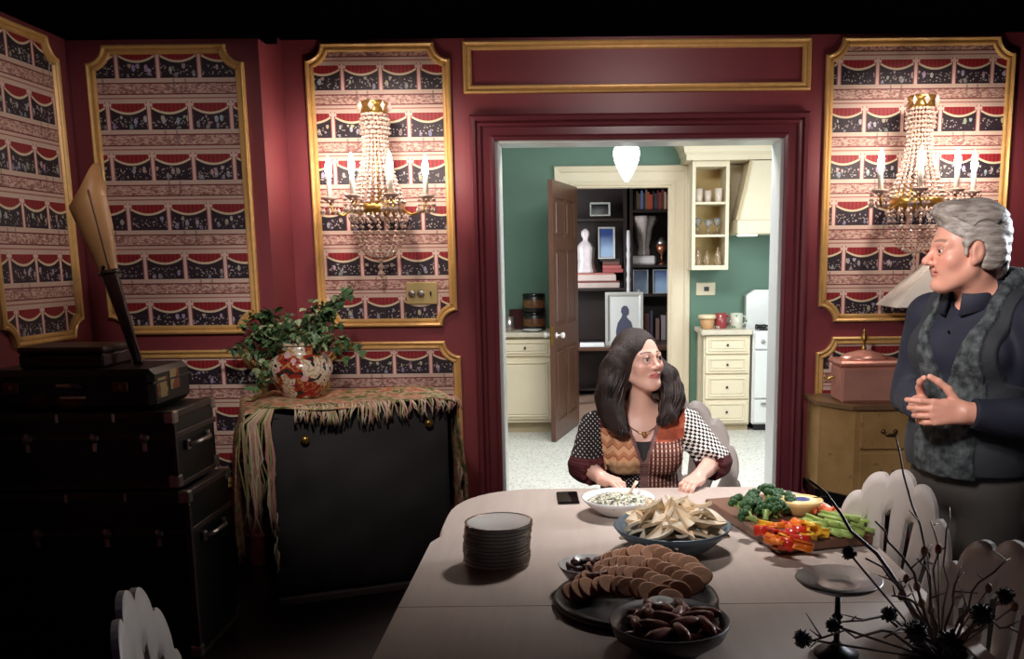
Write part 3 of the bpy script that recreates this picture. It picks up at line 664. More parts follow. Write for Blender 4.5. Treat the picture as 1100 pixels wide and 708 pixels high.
# ------------------------------------------------------------------ crystal wall sconces
crystal = Mat('crystal', 0.08); crystal.set('Base Color', (0.88, 0.64, 0.54, 1)); crystal.set('Transmission Weight', 0.3); crystal.set('IOR', 1.5); crystal = crystal.m
bulb_m = emit('candle_bulb', (1.0, 0.90, 0.78), 85)
candle_m = plain('candle_sleeve', (232, 226, 214), 0.5, var=0.03)
def octa(mb, c, r, rz=0.0, h=1.0):
    a, b = r * math.cos(rz), r * math.sin(rz)
    x, y, z = c
    mb.add([(x + a, y + b, z), (x - b, y + a, z), (x - a, y - b, z), (x + b, y - a, z), (x, y, z + r * h), (x, y, z - r * h)],
           [(0, 1, 4), (1, 2, 4), (2, 3, 4), (3, 0, 4), (1, 0, 5), (2, 1, 5), (3, 2, 5), (0, 3, 5)])
def sconce(cx, arms, label):
    t = thing('crystal_sconce', label, 'sconce', (cx, 4.80, 0), 0, 'crystal candle sconces on the panelled wall')
    MB().lathe([(0.0, -0.03), (0.05, -0.028), (0.08, -0.01), (0.085, 0.0), (0.085, 0.012)], n=20).obj('back_plate', brass, t, (0, 0.185, 1.84), (-PI / 2, 0, 0))
    MB().tube([(0, 0.19, 1.84), (0, 0.10, 1.80), (0, 0, 1.82)], 0.012, 8).obj('back_arm', brass, t)
    MB().lathe([(0.058, 2.265), (0.066, 2.27), (0.062, 2.285), (0.058, 2.30), (0.066, 2.315), (0.072, 2.322), (0.05, 2.33), (0.012, 2.335), (0.0, 2.335)], n=20, ripple=lambda a: 0.05 * math.sin(8 * a)).obj('crown', brass, t)
    MB().tube([(0, 0, 1.82), (0, 0, 2.27)], 0.008, 8).obj('stem', brass, t)
    MB().lathe([(0.12, 1.785), (0.128, 1.79), (0.132, 1.81), (0.126, 1.83), (0.118, 1.834), (0.112, 1.81), (0.116, 1.788)], n=28, ripple=lambda a: 0.025 * math.sin(12 * a), caps=False).obj('ring', brass, t)
    b = MB(); rr = random.Random(5)
    for k in range(22):                                      # strands of beads from crown to ring
        a = 2 * PI * k / 22
        for i in range(21):
            s = i / 20; rad = 0.060 + 0.072 * s ** 1.5 - 0.018 * math.sin(PI * s); z = 2.262 - 0.42 * s
            octa(b, (rad * math.cos(a), rad * math.sin(a), z), 0.0095 + 0.003 * ((i + k) % 2), rr.random())
    for k in range(14):                                      # necklace rows under the crown
        for row in range(4):
            a = 2 * PI * (k + row * 0.5) / 14
            octa(b, (0.068 * math.cos(a), 0.068 * math.sin(a), 2.24 - 0.021 * row), 0.0105)
    for k in range(8):
        a = 2 * PI * k / 8; octa(b, (0.078 * math.cos(a), 0.078 * math.sin(a), 2.30), 0.015, a, 1.6)
    o = b.obj('bead_strands', crystal, t); o['kind'] = 'stuff'
    b = MB()
    for k in range(18):                                      # basket of beads below the ring
        a = 2 * PI * k / 18
        for i in range(12):
            s = i / 11; rad = 0.135 * math.cos(s * 1.45) ** 0.8; z = 1.775 - 0.21 * math.sin(s * 1.45)
            octa(b, (rad * math.cos(a), rad * math.sin(a), z), 0.010, rr.random())
    for i, z in enumerate((1.55, 1.52, 1.485)): octa(b, (0, 0, z), 0.014 + 0.003 * i, 0.3, 1.3)
    for k in range(20):
        a = 2 * PI * k / 20; octa(b, (0.142 * math.cos(a), 0.142 * math.sin(a), 1.765), 0.011, a, 2.2)
    o = b.obj('bead_basket', crystal, t); o['kind'] = 'stuff'
    for ax, ay in arms:
        L = math.hypot(ax, ay); ux, uy = ax / L, ay / L
        arm = MB().tube([(ux * 0.12, uy * 0.12, 1.81), (ux * (0.12 + (L - 0.12) * 0.45), uy * (0.12 + (L - 0.12) * 0.45), 1.775), (ax * 0.95, ay * 0.95, 1.79), (ax, ay, 1.845)], 0.007, 7).obj('arm', brass, t)
        MB().lathe([(0.008, 1.838), (0.03, 1.85), (0.042, 1.862), (0.04, 1.866), (0.012, 1.856)], (ax, ay, 0), n=16, ripple=lambda a: 0.08 * math.sin(8 * a)).obj('drip_pan', crystal, arm)
        dr = MB()
        for k in range(9):
            a = 2 * PI * k / 9
            for i in range(3): octa(dr, (ax + 0.042 * math.cos(a), ay + 0.042 * math.sin(a), 1.842 - 0.024 * i), 0.008 + 0.003 * (i == 2), a, 1.0 + 0.8 * (i == 2))
        o = dr.obj('crystal_drops', crystal, arm); o['kind'] = 'stuff'
        cd = MB().lathe([(0.012, 1.856), (0.0125, 1.95), (0.009, 1.953)], (ax, ay, 0), n=12).obj('candle', candle_m, t)
        MB().lathe([(0.007, 1.953), (0.012, 1.965), (0.0165, 1.99), (0.014, 2.02), (0.008, 2.045), (0.002, 2.062), (0.0, 2.063)], (ax, ay, 0), n=12).obj('flame_bulb', bulb_m, cd)
    return t
sx = at(405, 190, 4.80)[0]; yy = lambda d, r: -math.sqrt(max(0, r * r - d * d))
def arms_for(cx, pxs, ys): return [(at(p, 190, 4.80 + y_)[0] - cx, y_) for p, y_ in zip(pxs, ys)]
sconce(sx, arms_for(sx, (353, 378, 419, 457), (-0.05, -0.21, -0.25, -0.11)), 'crystal candle sconce above the ivy plant, left of the wide doorway')
sx2 = at(986, 190, 4.80)[0]
sconce(sx2, arms_for(sx2, (946, 989, 1028, 1046), (-0.14, -0.26, -0.17, -0.02)), 'crystal candle sconce on the wall above the grey-haired man')
# brass switch plate on the wallpaper
p0, p1 = at(437, 327, 4.99), at(470, 303, 4.99)
sp = thing('switch_plate', 'yellowish brass switch plate with two dimmer dials on the wallpaper', 'switch', ((p0[0] + p1[0]) / 2, 4.994, (p0[2] + p1[2]) / 2))
w2, h2 = (p1[0] - p0[0]) / 2, (p1[2] - p0[2]) / 2
pm = plain('pale_brass', (214, 190, 130), 0.35, 0.35, var=0.08)
MB().box((-w2, -0.01, -h2), (w2, 0, h2), 0.004).obj('plate', pm, sp)
for x in (-0.052, -0.005): MB().lathe([(0.02, 0), (0.019, 0.012), (0.012, 0.014), (0, 0.014)], n=16).obj('dial', steel, sp, (x, -0.01, -0.002), (PI / 2, 0, 0))
MB().box((0.043, -0.022, -0.012), (0.051, -0.01, 0.010), 0.002).obj('toggle', dark_wood, sp)

# ------------------------------------------------------------------ draped chest, vase, ivy
CA = math.atan2(0.29, 0.75)
ch = thing('draped_chest', 'black upholstered chest with two brass studs under a fringed shawl', 'chest', (-1.35, 4.05, 0), CA)
CW, CD, CH = 0.80, 0.52, 0.885
MB().box((0, 0.012, 0.02), (CW, CD, CH), 0.02).obj('body', black_leather, ch)
fr = MB()
fr.grid(lambda u, v: (0.0 + CW * u, 0.010 - 0.022 * math.sin(PI * u) ** 0.4 * math.sin(PI * v) ** 0.4 - 0.010 * math.sin(9 * u + 5 * v) * math.sin(7 * v - 3 * u) - 0.005 * math.sin(23 * u - 9 * v) * math.sin(13 * v + 11 * u), 0.05 + (CH - 0.05) * v), 60, 60)
fr.obj('front_panel', black_cloth, ch)
MB().box((-0.01, -0.012, 0.0), (CW + 0.01, 0.02, 0.035), 0.004).obj('bottom_batten', plain('worn_batten', (120, 108, 104), 0.5), ch)
for x, z in ((0.145, 0.765), (0.705, 0.80)): MB().ell((x, -0.022, z), (0.02, 0.016, 0.02), 12, 8).obj('stud', brass, ch)
shm = Mat('shawl', 0.85)
n1, n2 = shm.noise(16, 2), shm.noise(34, 2)
vd, vc = shm.voronoi(11)
cbase = shm.ramp(n1, [(0.36, lin((92, 100, 54))), (0.46, lin((150, 138, 84))), (0.54, lin((206, 150, 120))), (0.66, lin((196, 104, 76)))])
shm.set('Base Color', shm.mix(cbase, lin((222, 196, 160)), n2.gt(0.56) * 0.7)); shm.bump(shm.noise(220, 2), 0.4, 0.003)
TM = bpy.data.objects.new
sh = thing('fringed_shawl', 'green and rose fringed shawl draped over the black chest', 'shawl', (-1.35, 4.05, 0), CA)
path = [(-0.13, 0.22), (-0.135, 0.40), (-0.14, 0.58), (-0.135, 0.74), (-0.10, 0.85), (-0.03, 0.905), (0.06, 0.918), (0.2, 0.905), (0.4, 0.90), (0.6, 0.902), (0.74, 0.908), (0.815, 0.895), (0.84, 0.84), (0.845, 0.7), (0.85, 0.5), (0.842, 0.32)]
def cloth(u, v):
    t = u * (len(path) - 1); i = min(int(t), len(path) - 2); q = t - i
    x = path[i][0] * (1 - q) + path[i + 1][0] * q; z = path[i][1] * (1 - q) + path[i + 1][1] * q
    hang = max(0.0, min(1.0, (0.86 - z) / 0.5))
    edge = 0.030 * math.sin(u * 23) * (1 if v < 0.01 else 0)
    sgn = -1 if x < 0.3 else 1
    x += sgn * hang * 0.018 * (1 + math.sin(v * 17 + 1.0))
    y = -0.03 + (CD + 0.03) * v + (edge if hang < 0.1 else 0) + 0.02 * hang * math.sin(7 * z)
    z += 0.006 * math.sin(11 * u + 9 * v) * (1 - hang)
    if hang < 0.05: z = max(z, 0.896)
    return (x, y, z)
o = MB().grid(cloth, 60, 14).obj('cloth', shm.m, sh); md = o.modifiers.new('solid', 'SOLIDIFY'); md.thickness = 0.006; md.offset = 1
fm1, fm2, fm3 = plain('fringe_cream', (222, 204, 176), 0.8), plain('fringe_pink', (206, 150, 136), 0.8), plain('fringe_green', (150, 150, 96), 0.8)
fb = MB(); rr = random.Random(11)
for i in range(120):
    x = 0.10 + 0.74 * rr.random(); dx = rr.uniform(-0.03, 0.03); L = rr.uniform(0.03, 0.075) * (0.6 + 0.6 * math.sin(x * 3.6))
    fb.tube([(x, 0.03, 0.912), (x + dx * 0.2, -0.020, 0.912), (x + dx * 0.5, -0.048, 0.900), (x + dx * 0.8 + 0.008 * math.sin(i), -0.050, 0.90 - L * 0.5), (x + dx * 1.1, -0.044, 0.90 - L)], 0.0035, 5, m=rr.choice((0, 0, 1, 1, 2)))
for i in range(46):                                           # bundle hanging at the left front corner
    x = -0.125 + 0.125 * rr.random(); z1 = rr.uniform(0.34, 0.55); w_ = rr.uniform(-0.02, 0.02)
    fb.tube([(x * 0.5 + 0.02, -0.02, 0.915), (x, -0.050, 0.86), (x + w_, -0.056 - 0.01 * rr.random(), 0.70), (x - w_ * 0.5, -0.052, z1 + 0.1), (x + w_, -0.05, z1)], 0.004, 5, m=rr.choice((0, 1, 2)))
for i in range(36):                                           # along the front edges of both hanging sides
    z = 0.84 - 0.6 * rr.random(); s_ = rr.choice((0, 1)); x = -0.01 if s_ == 0 else 0.835
    fb.tube([(x, -0.03, z), (x + rr.uniform(-0.01, 0.02), -0.045, z - 0.03), (x + rr.uniform(-0.01, 0.01), -0.045, z - 0.12)], 0.0035, 5, m=rr.choice((0, 1, 2)))
o = fb.obj('fringe', [fm1, fm2, fm3], sh); o['kind'] = 'stuff'
# vase
vm = Mat('painted_vase', 0.22)
vd, vc = vm.voronoi(13); n1 = vm.noise(26, 3); n2 = vm.noise(11, 2)
cv = vm.mix(lin((222, 206, 186)), lin((158, 44, 40)), n2.gt(0.53))
cv = vm.mix(cv, lin((186, 140, 84)), n1.between(0.42, 0.48))
cv = vm.mix(cv, lin((46, 50, 44)), n1.gt(0.60))
cv = vm.mix(cv, lin((216, 176, 180)), vd.lt(0.22))
vm.set('Base Color', cv)
VX, VY, VZ = at(324, 420, 4.40)[0], 4.40, 0.915
vs_ = thing('vase', 'round red and cream floral porcelain vase on the shawl', 'vase', (VX, VY, VZ))
MB().lathe([(0.082, 0), (0.09, 0.012), (0.10, 0.03), (0.13, 0.075), (0.150, 0.12), (0.152, 0.145), (0.14, 0.18), (0.115, 0.205), (0.107, 0.225), (0.112, 0.25), (0.108, 0.252), (0.10, 0.225), (0.105, 0.2)], n=36).obj('body', vm.m, vs_)
MB().lathe([(0.106, 0.246), (0.118, 0.25), (0.122, 0.258), (0.114, 0.264), (0.104, 0.258)], n=36, ripple=lambda a: 0.012 * math.sin(12 * a), caps=False).obj('rim', plain('vase_rim', (214, 196, 170), 0.25), vs_)
# ivy
iv = thing('ivy_plant', 'bushy green ivy trailing from the porcelain vase', 'plant', (0, 0, 0))
leafv = [(0, 0, 0), (0.35, 0.1, 0.05), (0.62, 0.42, 0.0), (0.32, 0.52, 0.06), (0.28, 0.8, 0.04), (0, 1.15, -0.05), (-0.28, 0.8, 0.04), (-0.32, 0.52, 0.06), (-0.62, 0.42, 0.0), (-0.35, 0.1, 0.05), (0, 0.5, -0.04)]
leaff = [(0, 1, 10), (1, 2, 3, 10), (3, 4, 10), (4, 5, 10), (5, 6, 10), (6, 7, 10), (7, 8, 9, 10), (9, 0, 10)]
lf, sm_ = MB(), MB(); rr = random.Random(21)
base0 = np.array([VX, VY, VZ + 0.25])
ends = []
for (px, py, dy) in ((243, 378, 0.05), (256, 352, 0.0), (270, 340, 0.05), (283, 335, -0.05), (300, 338, 0.1), (318, 345, 0.0), (330, 332, 0.08), (342, 326, -0.02), (352, 330, 0.05), (366, 322, 0.0), (378, 308, 0.03), (372, 318, 0.03), (364, 350, 0.0), (378, 368, 0.02), (388, 376, 0.0), (370, 384, -0.05), (352, 374, -0.12), (336, 366, -0.15), (318, 362, -0.16), (300, 366, -0.14), (286, 380, -0.1), (277, 402, -0.1), (272, 422, -0.12), (281, 418, -0.12), (268, 385, -0.05), (260, 372, 0.0), (276, 358, -0.08), (290, 352, -0.06), (312, 350, 0.05), (334, 348, 0.1), (348, 344, 0.08), (262, 362, 0.08), (285, 345, 0.1), (360, 338, 0.0), (296, 374, -0.15)):
    ends.append(at(px, py, VY + dy))
for e in ends:
    d = e - base0; L = np.linalg.norm(d[:2]) + 1e-6
    st0 = base0 + np.array([d[0] / L * 0.07, d[1] / L * 0.07, 0.0])
    mid = st0 * 0.45 + e * 0.55 + np.array([0, 0, 0.06 + 0.05 * rr.random()])
    pts = [st0 * (1 - s) ** 2 + mid * 2 * s * (1 - s) + e * s * s for s in np.linspace(0, 1, 10)]
    sm_.tube(pts, 0.0025, 5)
    n = int(9 + np.linalg.norm(e - st0) * 60)
    for i in range(n):
        s = (i + rr.random()) / n; s = 0.12 + 0.88 * s
        p = st0 * (1 - s) ** 2 + mid * 2 * s * (1 - s) + e * s * s
        p = p + np.array([rr.uniform(-1, 1), rr.uniform(-1, 1), rr.uniform(-1, 1)]) * 0.022
        sz = rr.uniform(0.026, 0.044)
        Rm = Matrix.Rotation(rr.uniform(0, 2 * PI), 3, 'Z') @ Matrix.Rotation(rr.uniform(-1.9, 0.5), 3, 'X') @ Matrix.Rotation(rr.uniform(-0.6, 0.6), 3, 'Y')
        lf.add([tuple(Vector(p) + (Rm @ Vector(v)) * sz) for v in leafv], leaff, rr.choice((0, 0, 1, 1, 2)))
lms = [plain('ivy_dark', (56, 84, 52), 0.4), plain('ivy_mid', (98, 130, 84), 0.42), plain('ivy_light', (172, 186, 140), 0.45)]
o = lf.obj('foliage', lms, iv, recalc=False); o['kind'] = 'stuff'
sm_.obj('stems', plain('ivy_stem', (84, 80, 50), 0.6), iv)

# ------------------------------------------------------------------ trunks, suitcase, box, horn at the left
def trunk(label, x0, x1, y0, y1, z0, z1, lid):
    t = thing('steamer_trunk', label, 'trunk', (0, 0, 0), group='black steamer trunks')
    MB().box((x0, y0, z0), (x1, y1, z1), 0.006).obj('body', black_leather, t)
    strap = plain('trunk_wood', (74, 56, 50), 0.45, var=0.3)
    e = 0.006
    for (a, b) in (((x0 - e, y0 - e, z1 - 0.022), (x1 + e, y0 + 0.02, z1 + e)), ((x1 - 0.02, y0 + 0.021, z1 - 0.022), (x1 + e, y1 + e, z1 + e)), ((x0 - e, y0 - e, lid - 0.012), (x1 + e, y0 + 0.002, lid + 0.012)), ((x1 - 0.002, y0 + 0.003, lid - 0.012), (x1 + e, y1 + e, lid + 0.012)), ((x1 - 0.014, y0 - e - 0.001, z0 + 0.05), (x1 + e + 0.001, y0 + 0.014, z1 - 0.045)), ((x0 - e, y0 - e, z0), (x1 + e, y0 + 0.004, z0 + 0.02)), ((x1 - 0.004, y0 + 0.005, z0), (x1 + e, y1 + e, z0 + 0.02))):
        MB().box(a, b, 0.003).obj('edge_strip', strap, t)
    for z in (z0 + 0.025, z1 - 0.02):
        for y in (y0, y1): MB().box((x1 - 0.035, min(y - 0.009, y + 0.009) if y == y0 else y - 0.035, z - 0.022), (x1 + 0.009, y + 0.035 if y == y0 else y + 0.009, z + 0.028), 0.006).obj('corner_cap', steel, t)
    for fx in (0.30, 0.62, 0.86):
        x = x0 + (x1 - x0) * fx
        MB().lathe([(0.022, 0), (0.022, 0.006), (0.014, 0.014), (0.0, 0.016)], n=12).obj('clasp', steel, t, (x, y0 - e, lid), (PI / 2, 0, 0))
        MB().box((x - 0.009, y0 - 0.012, lid - 0.055), (x + 0.009, y0 - 0.006, lid - 0.012), 0.002).obj('hasp', steel, t)
    ym = (y0 + y1) / 2; zh = lid - 0.05
    hb = MB()
    for y in (ym - 0.10, ym + 0.10): hb.box((x1 + 0.001, y - 0.016, zh - 0.02), (x1 + 0.016, y + 0.016, zh + 0.02), 0.004)
    hb.tube([(x1 + 0.014, ym - 0.10, zh), (x1 + 0.034, ym - 0.06, zh + 0.004), (x1 + 0.034, ym + 0.06, zh + 0.004), (x1 + 0.014, ym + 0.10, zh)], 0.010, 8)
    hb.obj('handle', steel, t)
    for x in (x0 + (x1 - x0) * 0.45, x0 + (x1 - x0) * 0.72):
        MB().box((x - 0.006, y0 - 0.012, z1 - 0.03), (x + 0.006, y0 - 0.006, z1 + 0.002), 0.002).obj('rivet_tab', steel, t)
    return t
trunk('upper black steamer trunk with steel corners under the suitcase', -2.33, -1.535, 3.50, 3.90, 0.69, 0.985, 0.895)
trunk('lower black steamer trunk standing on the floor in the dark corner', -2.34, -1.50, 3.49, 3.92, 0.0, 0.675, 0.52)
sc = thing('suitcase', 'black leather suitcase with travel stickers on the steamer trunk', 'suitcase', (0, 0, 0))
sx0, sx1, sy0, sy1, sz0, sz1 = -2.27, -1.615, 3.535, 3.89, 0.992, 1.150
MB().box((sx0, sy0, sz0), (sx1, sy1, sz1), 0.022).obj('body', black_leather, sc)
MB().box((sx0 - 0.003, sy0 - 0.003, sz0 + 0.10), (sx1 + 0.003, sy1 + 0.003, sz0 + 0.108), 0.001).obj('seam', plain('seam_leather', (44, 36, 36), 0.4), sc)
hx = at(77, 412, sy0)[0]
hb = MB()
hb.tube([(hx - 0.045, sy0 - 0.004, 1.085), (hx - 0.04, sy0 - 0.03, 1.093), (hx + 0.04, sy0 - 0.03, 1.093), (hx + 0.045, sy0 - 0.004, 1.085)], 0.009, 8)
hb.obj('handle', steel, sc)
MB().box((hx - 0.05, sy0 - 0.006, 1.04), (hx + 0.05, sy0 - 0.001, 1.05), 0.002).obj('nameplate', steel, sc)
for px in (130, 12):
    x = at(px, 412, sy0)[0]
    MB().box((x - 0.03, sy0 - 0.012, 1.065), (x + 0.03, sy0 - 0.001, 1.105), 0.004).obj('lock', plain('dull_brass', (120, 92, 78), 0.4, 0.6), sc)
    MB().ell((x + 0.006, sy0 - 0.015, 1.085), (0.01, 0.006, 0.01), 8, 6).obj('lock_button', brass, sc)
stk = Mat('travel_sticker', 0.6); vd, vc = stk.voronoi(26); stk.set('Base Color', stk.mix(stk.mix(lin((196, 168, 110)), lin((150, 76, 48)), stk.noise(14, 2).gt(0.5)), lin((64, 84, 60)), vd.lt(0.25)))
for y, zz_, w_ in ((3.615, 1.075, 0.045), (3.73, 1.095, 0.042)):
    MB().box((sx1, y - w_, zz_ - 0.042), (sx1 + 0.002, y + w_, zz_ + 0.036)).obj('sticker', stk.m, sc)
for px, cc_ in ((41, (96, 44, 42)), (75, (130, 52, 48))):
    x = at(px, 430, sy0)[0]
    MB().lathe([(0.05, 0), (0.05, 0.0015), (0, 0.0015)], n=20, sy=0.62).obj('round_sticker', plain('sticker%d' % px, cc_, 0.6, var=0.5, scale=60), sc, (x, sy0 - 0.0005, 1.028), (PI / 2, 0, 0))
bx_ = thing('flat_box', 'flat dark red leather box lying on the suitcase', 'box', (0, 0, 0))
rl = plain('red_leather', (58, 22, 24), 0.4, var=0.2, scale=15, bump=0.15)
MB().box((-2.16, 3.60, 1.152), (-1.83, 3.86, 1.205), 0.008).obj('body', rl, bx_)
MB().box((-2.163, 3.597, 1.207), (-1.827, 3.863, 1.232), 0.008).obj('lid', rl, bx_)
hn = thing('leather_horn', 'tall tan leather horn on a dark wooden shaft standing on the suitcase', 'horn', (0, 0, 0))
b0, b1 = at(149, 388, 3.74), at(117, 292, 3.76); b0[2] = 1.152
b1 = np.array(b1)
MB().tube([b0, b0 * 0.97 + b1 * 0.03, b0 * 0.5 + b1 * 0.5, b1 * 0.97 + b0 * 0.03, b1], [0.022, 0.018, 0.024, 0.033, 0.034], 14).obj('shaft', plain('mahogany', (58, 36, 32), 0.22, var=0.25, scale=12), hn)
top = at(92, 205, 3.78)
tanl = plain('tan_leather', (176, 128, 82), 0.5, var=0.25, scale=10, bump=0.1)
cone = MB(); ax_ = top - b1; L = np.linalg.norm(ax_); d = ax_ / L
e1 = np.cross(d, [0, 1, 0]); e1 /= np.linalg.norm(e1); e2 = np.cross(d, e1)
ring = [(0.0, 0.036), (0.12, 0.040), (0.3, 0.050), (0.55, 0.062), (0.8, 0.070), (1.0, 0.076)]
N_ = 28
for inner in (0, 1):
    vs2 = []
    for s, r_ in ring:
        for k in range(N_):
            a = 2 * PI * k / N_
            lift = 0.075 * math.cos(a - PI * 1.0) * max(0, (s - 0.55) / 0.45) + 0.02 * math.cos(2 * a) * max(0, (s - 0.7) / 0.3)
            q = b1 + d * (s * L + lift) + (r_ - 0.005 * inner) * (e1 * math.cos(a) + e2 * math.sin(a))
            vs2.append(q)
    cone.add(vs2, [(i * N_ + k, i * N_ + (k + 1) % N_, (i + 1) * N_ + (k + 1) % N_, (i + 1) * N_ + k)[::(1 if inner == 0 else -1)] for i in range(len(ring) - 1) for k in range(N_)], 0, True)
k2 = len(ring) * N_; last = (len(ring) - 1) * N_
cone.f += [(last + k, last + (k + 1) % N_, k2 + last + (k + 1) % N_, k2 + last + k) for k in range(N_)]; cone.m += [0] * N_; cone.sm += [False] * N_
cone.obj('cone', tanl, hn)
MB().tube([b1 - d * 0.012, b1 + d * 0.004], 0.039, 16).obj('collar', plain('dark_collar', (50, 34, 28), 0.4), hn)
MB().ell(b1 + d * 0.008 - e2 * 0.0 + np.array([0.0, -0.04, 0.01]), 0.008, 8, 6).obj('rivet', black_gloss, hn)
sm2 = [b1 + d * (s * L) + (r_ + 0.003) * np.array([0.55, -0.83, 0.0]) for s, r_ in ring]
MB().tube(sm2, 0.004, 6).obj('seam', plain('seam_tan', (124, 84, 50), 0.5), hn)

# ------------------------------------------------------------------ gilt chest of drawers, copper casket, lamp
goldleaf = Mat('aged_gilt', 0.42, 0.35); n1 = goldleaf.noise(9, 4); n2 = goldleaf.noise(30, 3)
goldleaf.set('Base Color', goldleaf.mix(goldleaf.mix(lin((150, 112, 66)), lin((206, 166, 110)), n1), lin((88, 62, 40)), n2.gt(0.66) * 0.35)); goldleaf = goldleaf.m
gc = thing('gilt_chest', 'small aged gilt chest of drawers beneath the copper casket', 'chest', (0, 0, 0))
gz0, gz1 = 0.36, 0.80
plan = [(1.385, 4.54), (2.15, 4.54), (2.15, 4.955), (1.25, 4.955), (1.25, 4.70)]
MB().prism(plan, XYZ, gz0, gz1).obj('body', goldleaf, gc)
plan2 = [(1.365, 4.515), (2.17, 4.515), (2.17, 4.96), (1.23, 4.96), (1.23, 4.69)]
MB().prism(plan2, XYZ, gz1, gz1 + 0.022).obj('top', plain('gilt_top', (128, 100, 70), 0.3, 0.3), gc)
for (z0, z1) in ((0.60, 0.785), (0.385, 0.585)):
    d_ = MB().box((1.41, 4.522, z0), (1.98, 4.54, z1), 0.006).obj('drawer', goldleaf, gc)
    h_ = MB(); h_.tube([(1.52, 4.518, (z0 + z1) / 2), (1.53, 4.495, (z0 + z1) / 2 - 0.01), (1.57, 4.495, (z0 + z1) / 2 - 0.012), (1.58, 4.518, (z0 + z1) / 2)], 0.006, 6); h_.ell((1.52, 4.518, (z0 + z1) / 2), 0.012, 8, 6); h_.ell((1.58, 4.518, (z0 + z1) / 2), 0.012, 8, 6)
    h_.obj('handle', plain('dull_bronze', (96, 74, 52), 0.4, 0.7), d_)
stand = MB().prism([(1.37, 4.53), (2.16, 4.53), (2.16, 4.96), (1.24, 4.96), (1.24, 4.70)], XYZ, 0.30, 0.36).obj('stand', black_gloss, gc)
for x, y in ((1.30, 4.72), (1.42, 4.57), (2.12, 4.57), (2.12, 4.92), (1.28, 4.92)): MB().tube([(x, y, 0.30), (x, y, 0.0)], [0.028, 0.018], 8).obj('leg', black_gloss, gc)
cop = plain('pink_copper', (236, 168, 148), 0.26, 0.5, var=0.22, scale=9, bump=0.25, bscale=18)
cc_ = thing('copper_casket', 'pink copper casket with a domed lid and brass finial', 'casket', (0, 0, 0))
cx0, cx1 = at(895, 430, 4.68)[0], at(963, 430, 4.68)[0]; cz = gz1 + 0.022
MB().box((cx0 + 0.015, 4.60, cz), (cx1, 4.80, cz + 0.185), 0.014).obj('body', cop, cc_)
MB().box((cx0, 4.585, cz + 0.186), (cx1 + 0.015, 4.815, cz + 0.212), 0.010).obj('rim', cop, cc_)
xm = (cx0 + cx1) / 2
MB().lathe([(0.10, 0.0), (0.095, 0.012), (0.07, 0.03), (0.03, 0.042), (0.012, 0.046)], (xm - 0.01, 4.70, cz + 0.212), n=20, sx=1.2).obj('lid', cop, cc_)
MB().lathe([(0.012, 0.0), (0.014, 0.012), (0.007, 0.02), (0.007, 0.035), (0.016, 0.05), (0.018, 0.065), (0.008, 0.078), (0.006, 0.09), (0.010, 0.10), (0.0, 0.11)], (xm - 0.01, 4.70, cz + 0.256), n=14).obj('finial', brass, cc_)
MB().tube([(cx0 - 0.005, 4.66, cz + 0.13), (cx0 - 0.03, 4.68, cz + 0.11), (cx0 - 0.03, 4.74, cz + 0.11), (cx0 - 0.005, 4.76, cz + 0.13)], 0.007, 6).obj('side_handle', brass, cc_)
lm = thing('table_lamp', 'table lamp with a cream pyramid shade on the gilt chest', 'lamp', (1.88, 4.74, gz1 + 0.022))
zb = at(953, 330, 4.62)[2] - lm.location[2]
wS, wT = 0.30, 0.05
sv_ = [(-wS, -wS * 0.55, zb), (wS, -wS * 0.55, zb), (wS, wS * 0.55, zb), (-wS, wS * 0.55, zb), (-wT, -wT, zb + 0.27), (wT, -wT, zb + 0.27), (wT, wT, zb + 0.27), (-wT, wT, zb + 0.27)]
o = MB().add(sv_, [(0, 1, 5, 4), (1, 2, 6, 5), (2, 3, 7, 6), (3, 0, 4, 7)]).obj('shade', plain('cream_shade', (242, 234, 222), 0.7, var=0.06), lm); md = o.modifiers.new('s', 'SOLIDIFY'); md.thickness = 0.004
MB().lathe([(0.09, 0), (0.09, 0.015), (0.03, 0.03), (0.05, 0.12), (0.06, 0.2), (0.025, 0.3), (0.012, 0.34), (0.012, zb + 0.05)], n=20).obj('base', brass, lm)
# ------------------------------------------------------------------ dining table
TZ = 0.75
tm = Mat('pale_table', 0.6); tm.set('Specular IOR Level', 0.25); tn = tm.noise(6, 4, stretch=(6, 0.6, 1)); tm.set('Base Color', tm.mix(lin((176, 160, 150)), lin((196, 180, 170)), tn)); tm = tm.m
te = plain('table_edge', (150, 112, 84), 0.35)
TX0, TX1, TY1 = -0.42, 0.84, 3.20
def table_outline(inset, y_near):
    L, R, T = TX0 + inset, TX1 - inset, TY1 - inset
    out = [(L, y_near), (R, y_near)]
    far = []
    r1 = 0.30
    out += [(R, 2.58), (R - 0.022, 2.64), (R - 0.014, 2.72), (R - 0.012, 2.86)]
    cxr, cyr = R - 0.012 - r1, 2.86
    for i in range(1, 10):
        a = PI / 2 * i / 10; out.append((cxr + r1 * math.cos(a) ** 0.85, cyr + (T - cyr) * math.sin(a) ** 0.85))
    cxl = L + 0.012 + r1
    for i in range(1, 10):
        a = PI / 2 + PI / 2 * i / 10; out.append((cxl - r1 * abs(math.cos(a)) ** 0.85, cyr + (T - cyr) * math.sin(a) ** 0.85))
    out += [(L + 0.012, 2.86), (L + 0.014, 2.72), (L + 0.022, 2.64), (L, 2.58)]
    return out
tb = thing('dining_table', 'pale dining table with rounded corners laid with food', 'table', (0, 0, 0))
YS = 2.075
MB().prism(table_outline(0, YS + 0.0015), XYZ, TZ - 0.012, TZ).obj('tabletop', tm, tb)
MB().prism(table_outline(-0.006, YS + 0.0015), XYZ, TZ - 0.042, TZ - 0.012).obj('top_edge', te, tb)
MB().box((TX0, 0.75, TZ - 0.012), (TX1, YS - 0.0015, TZ)).obj('leaf', tm, tb)
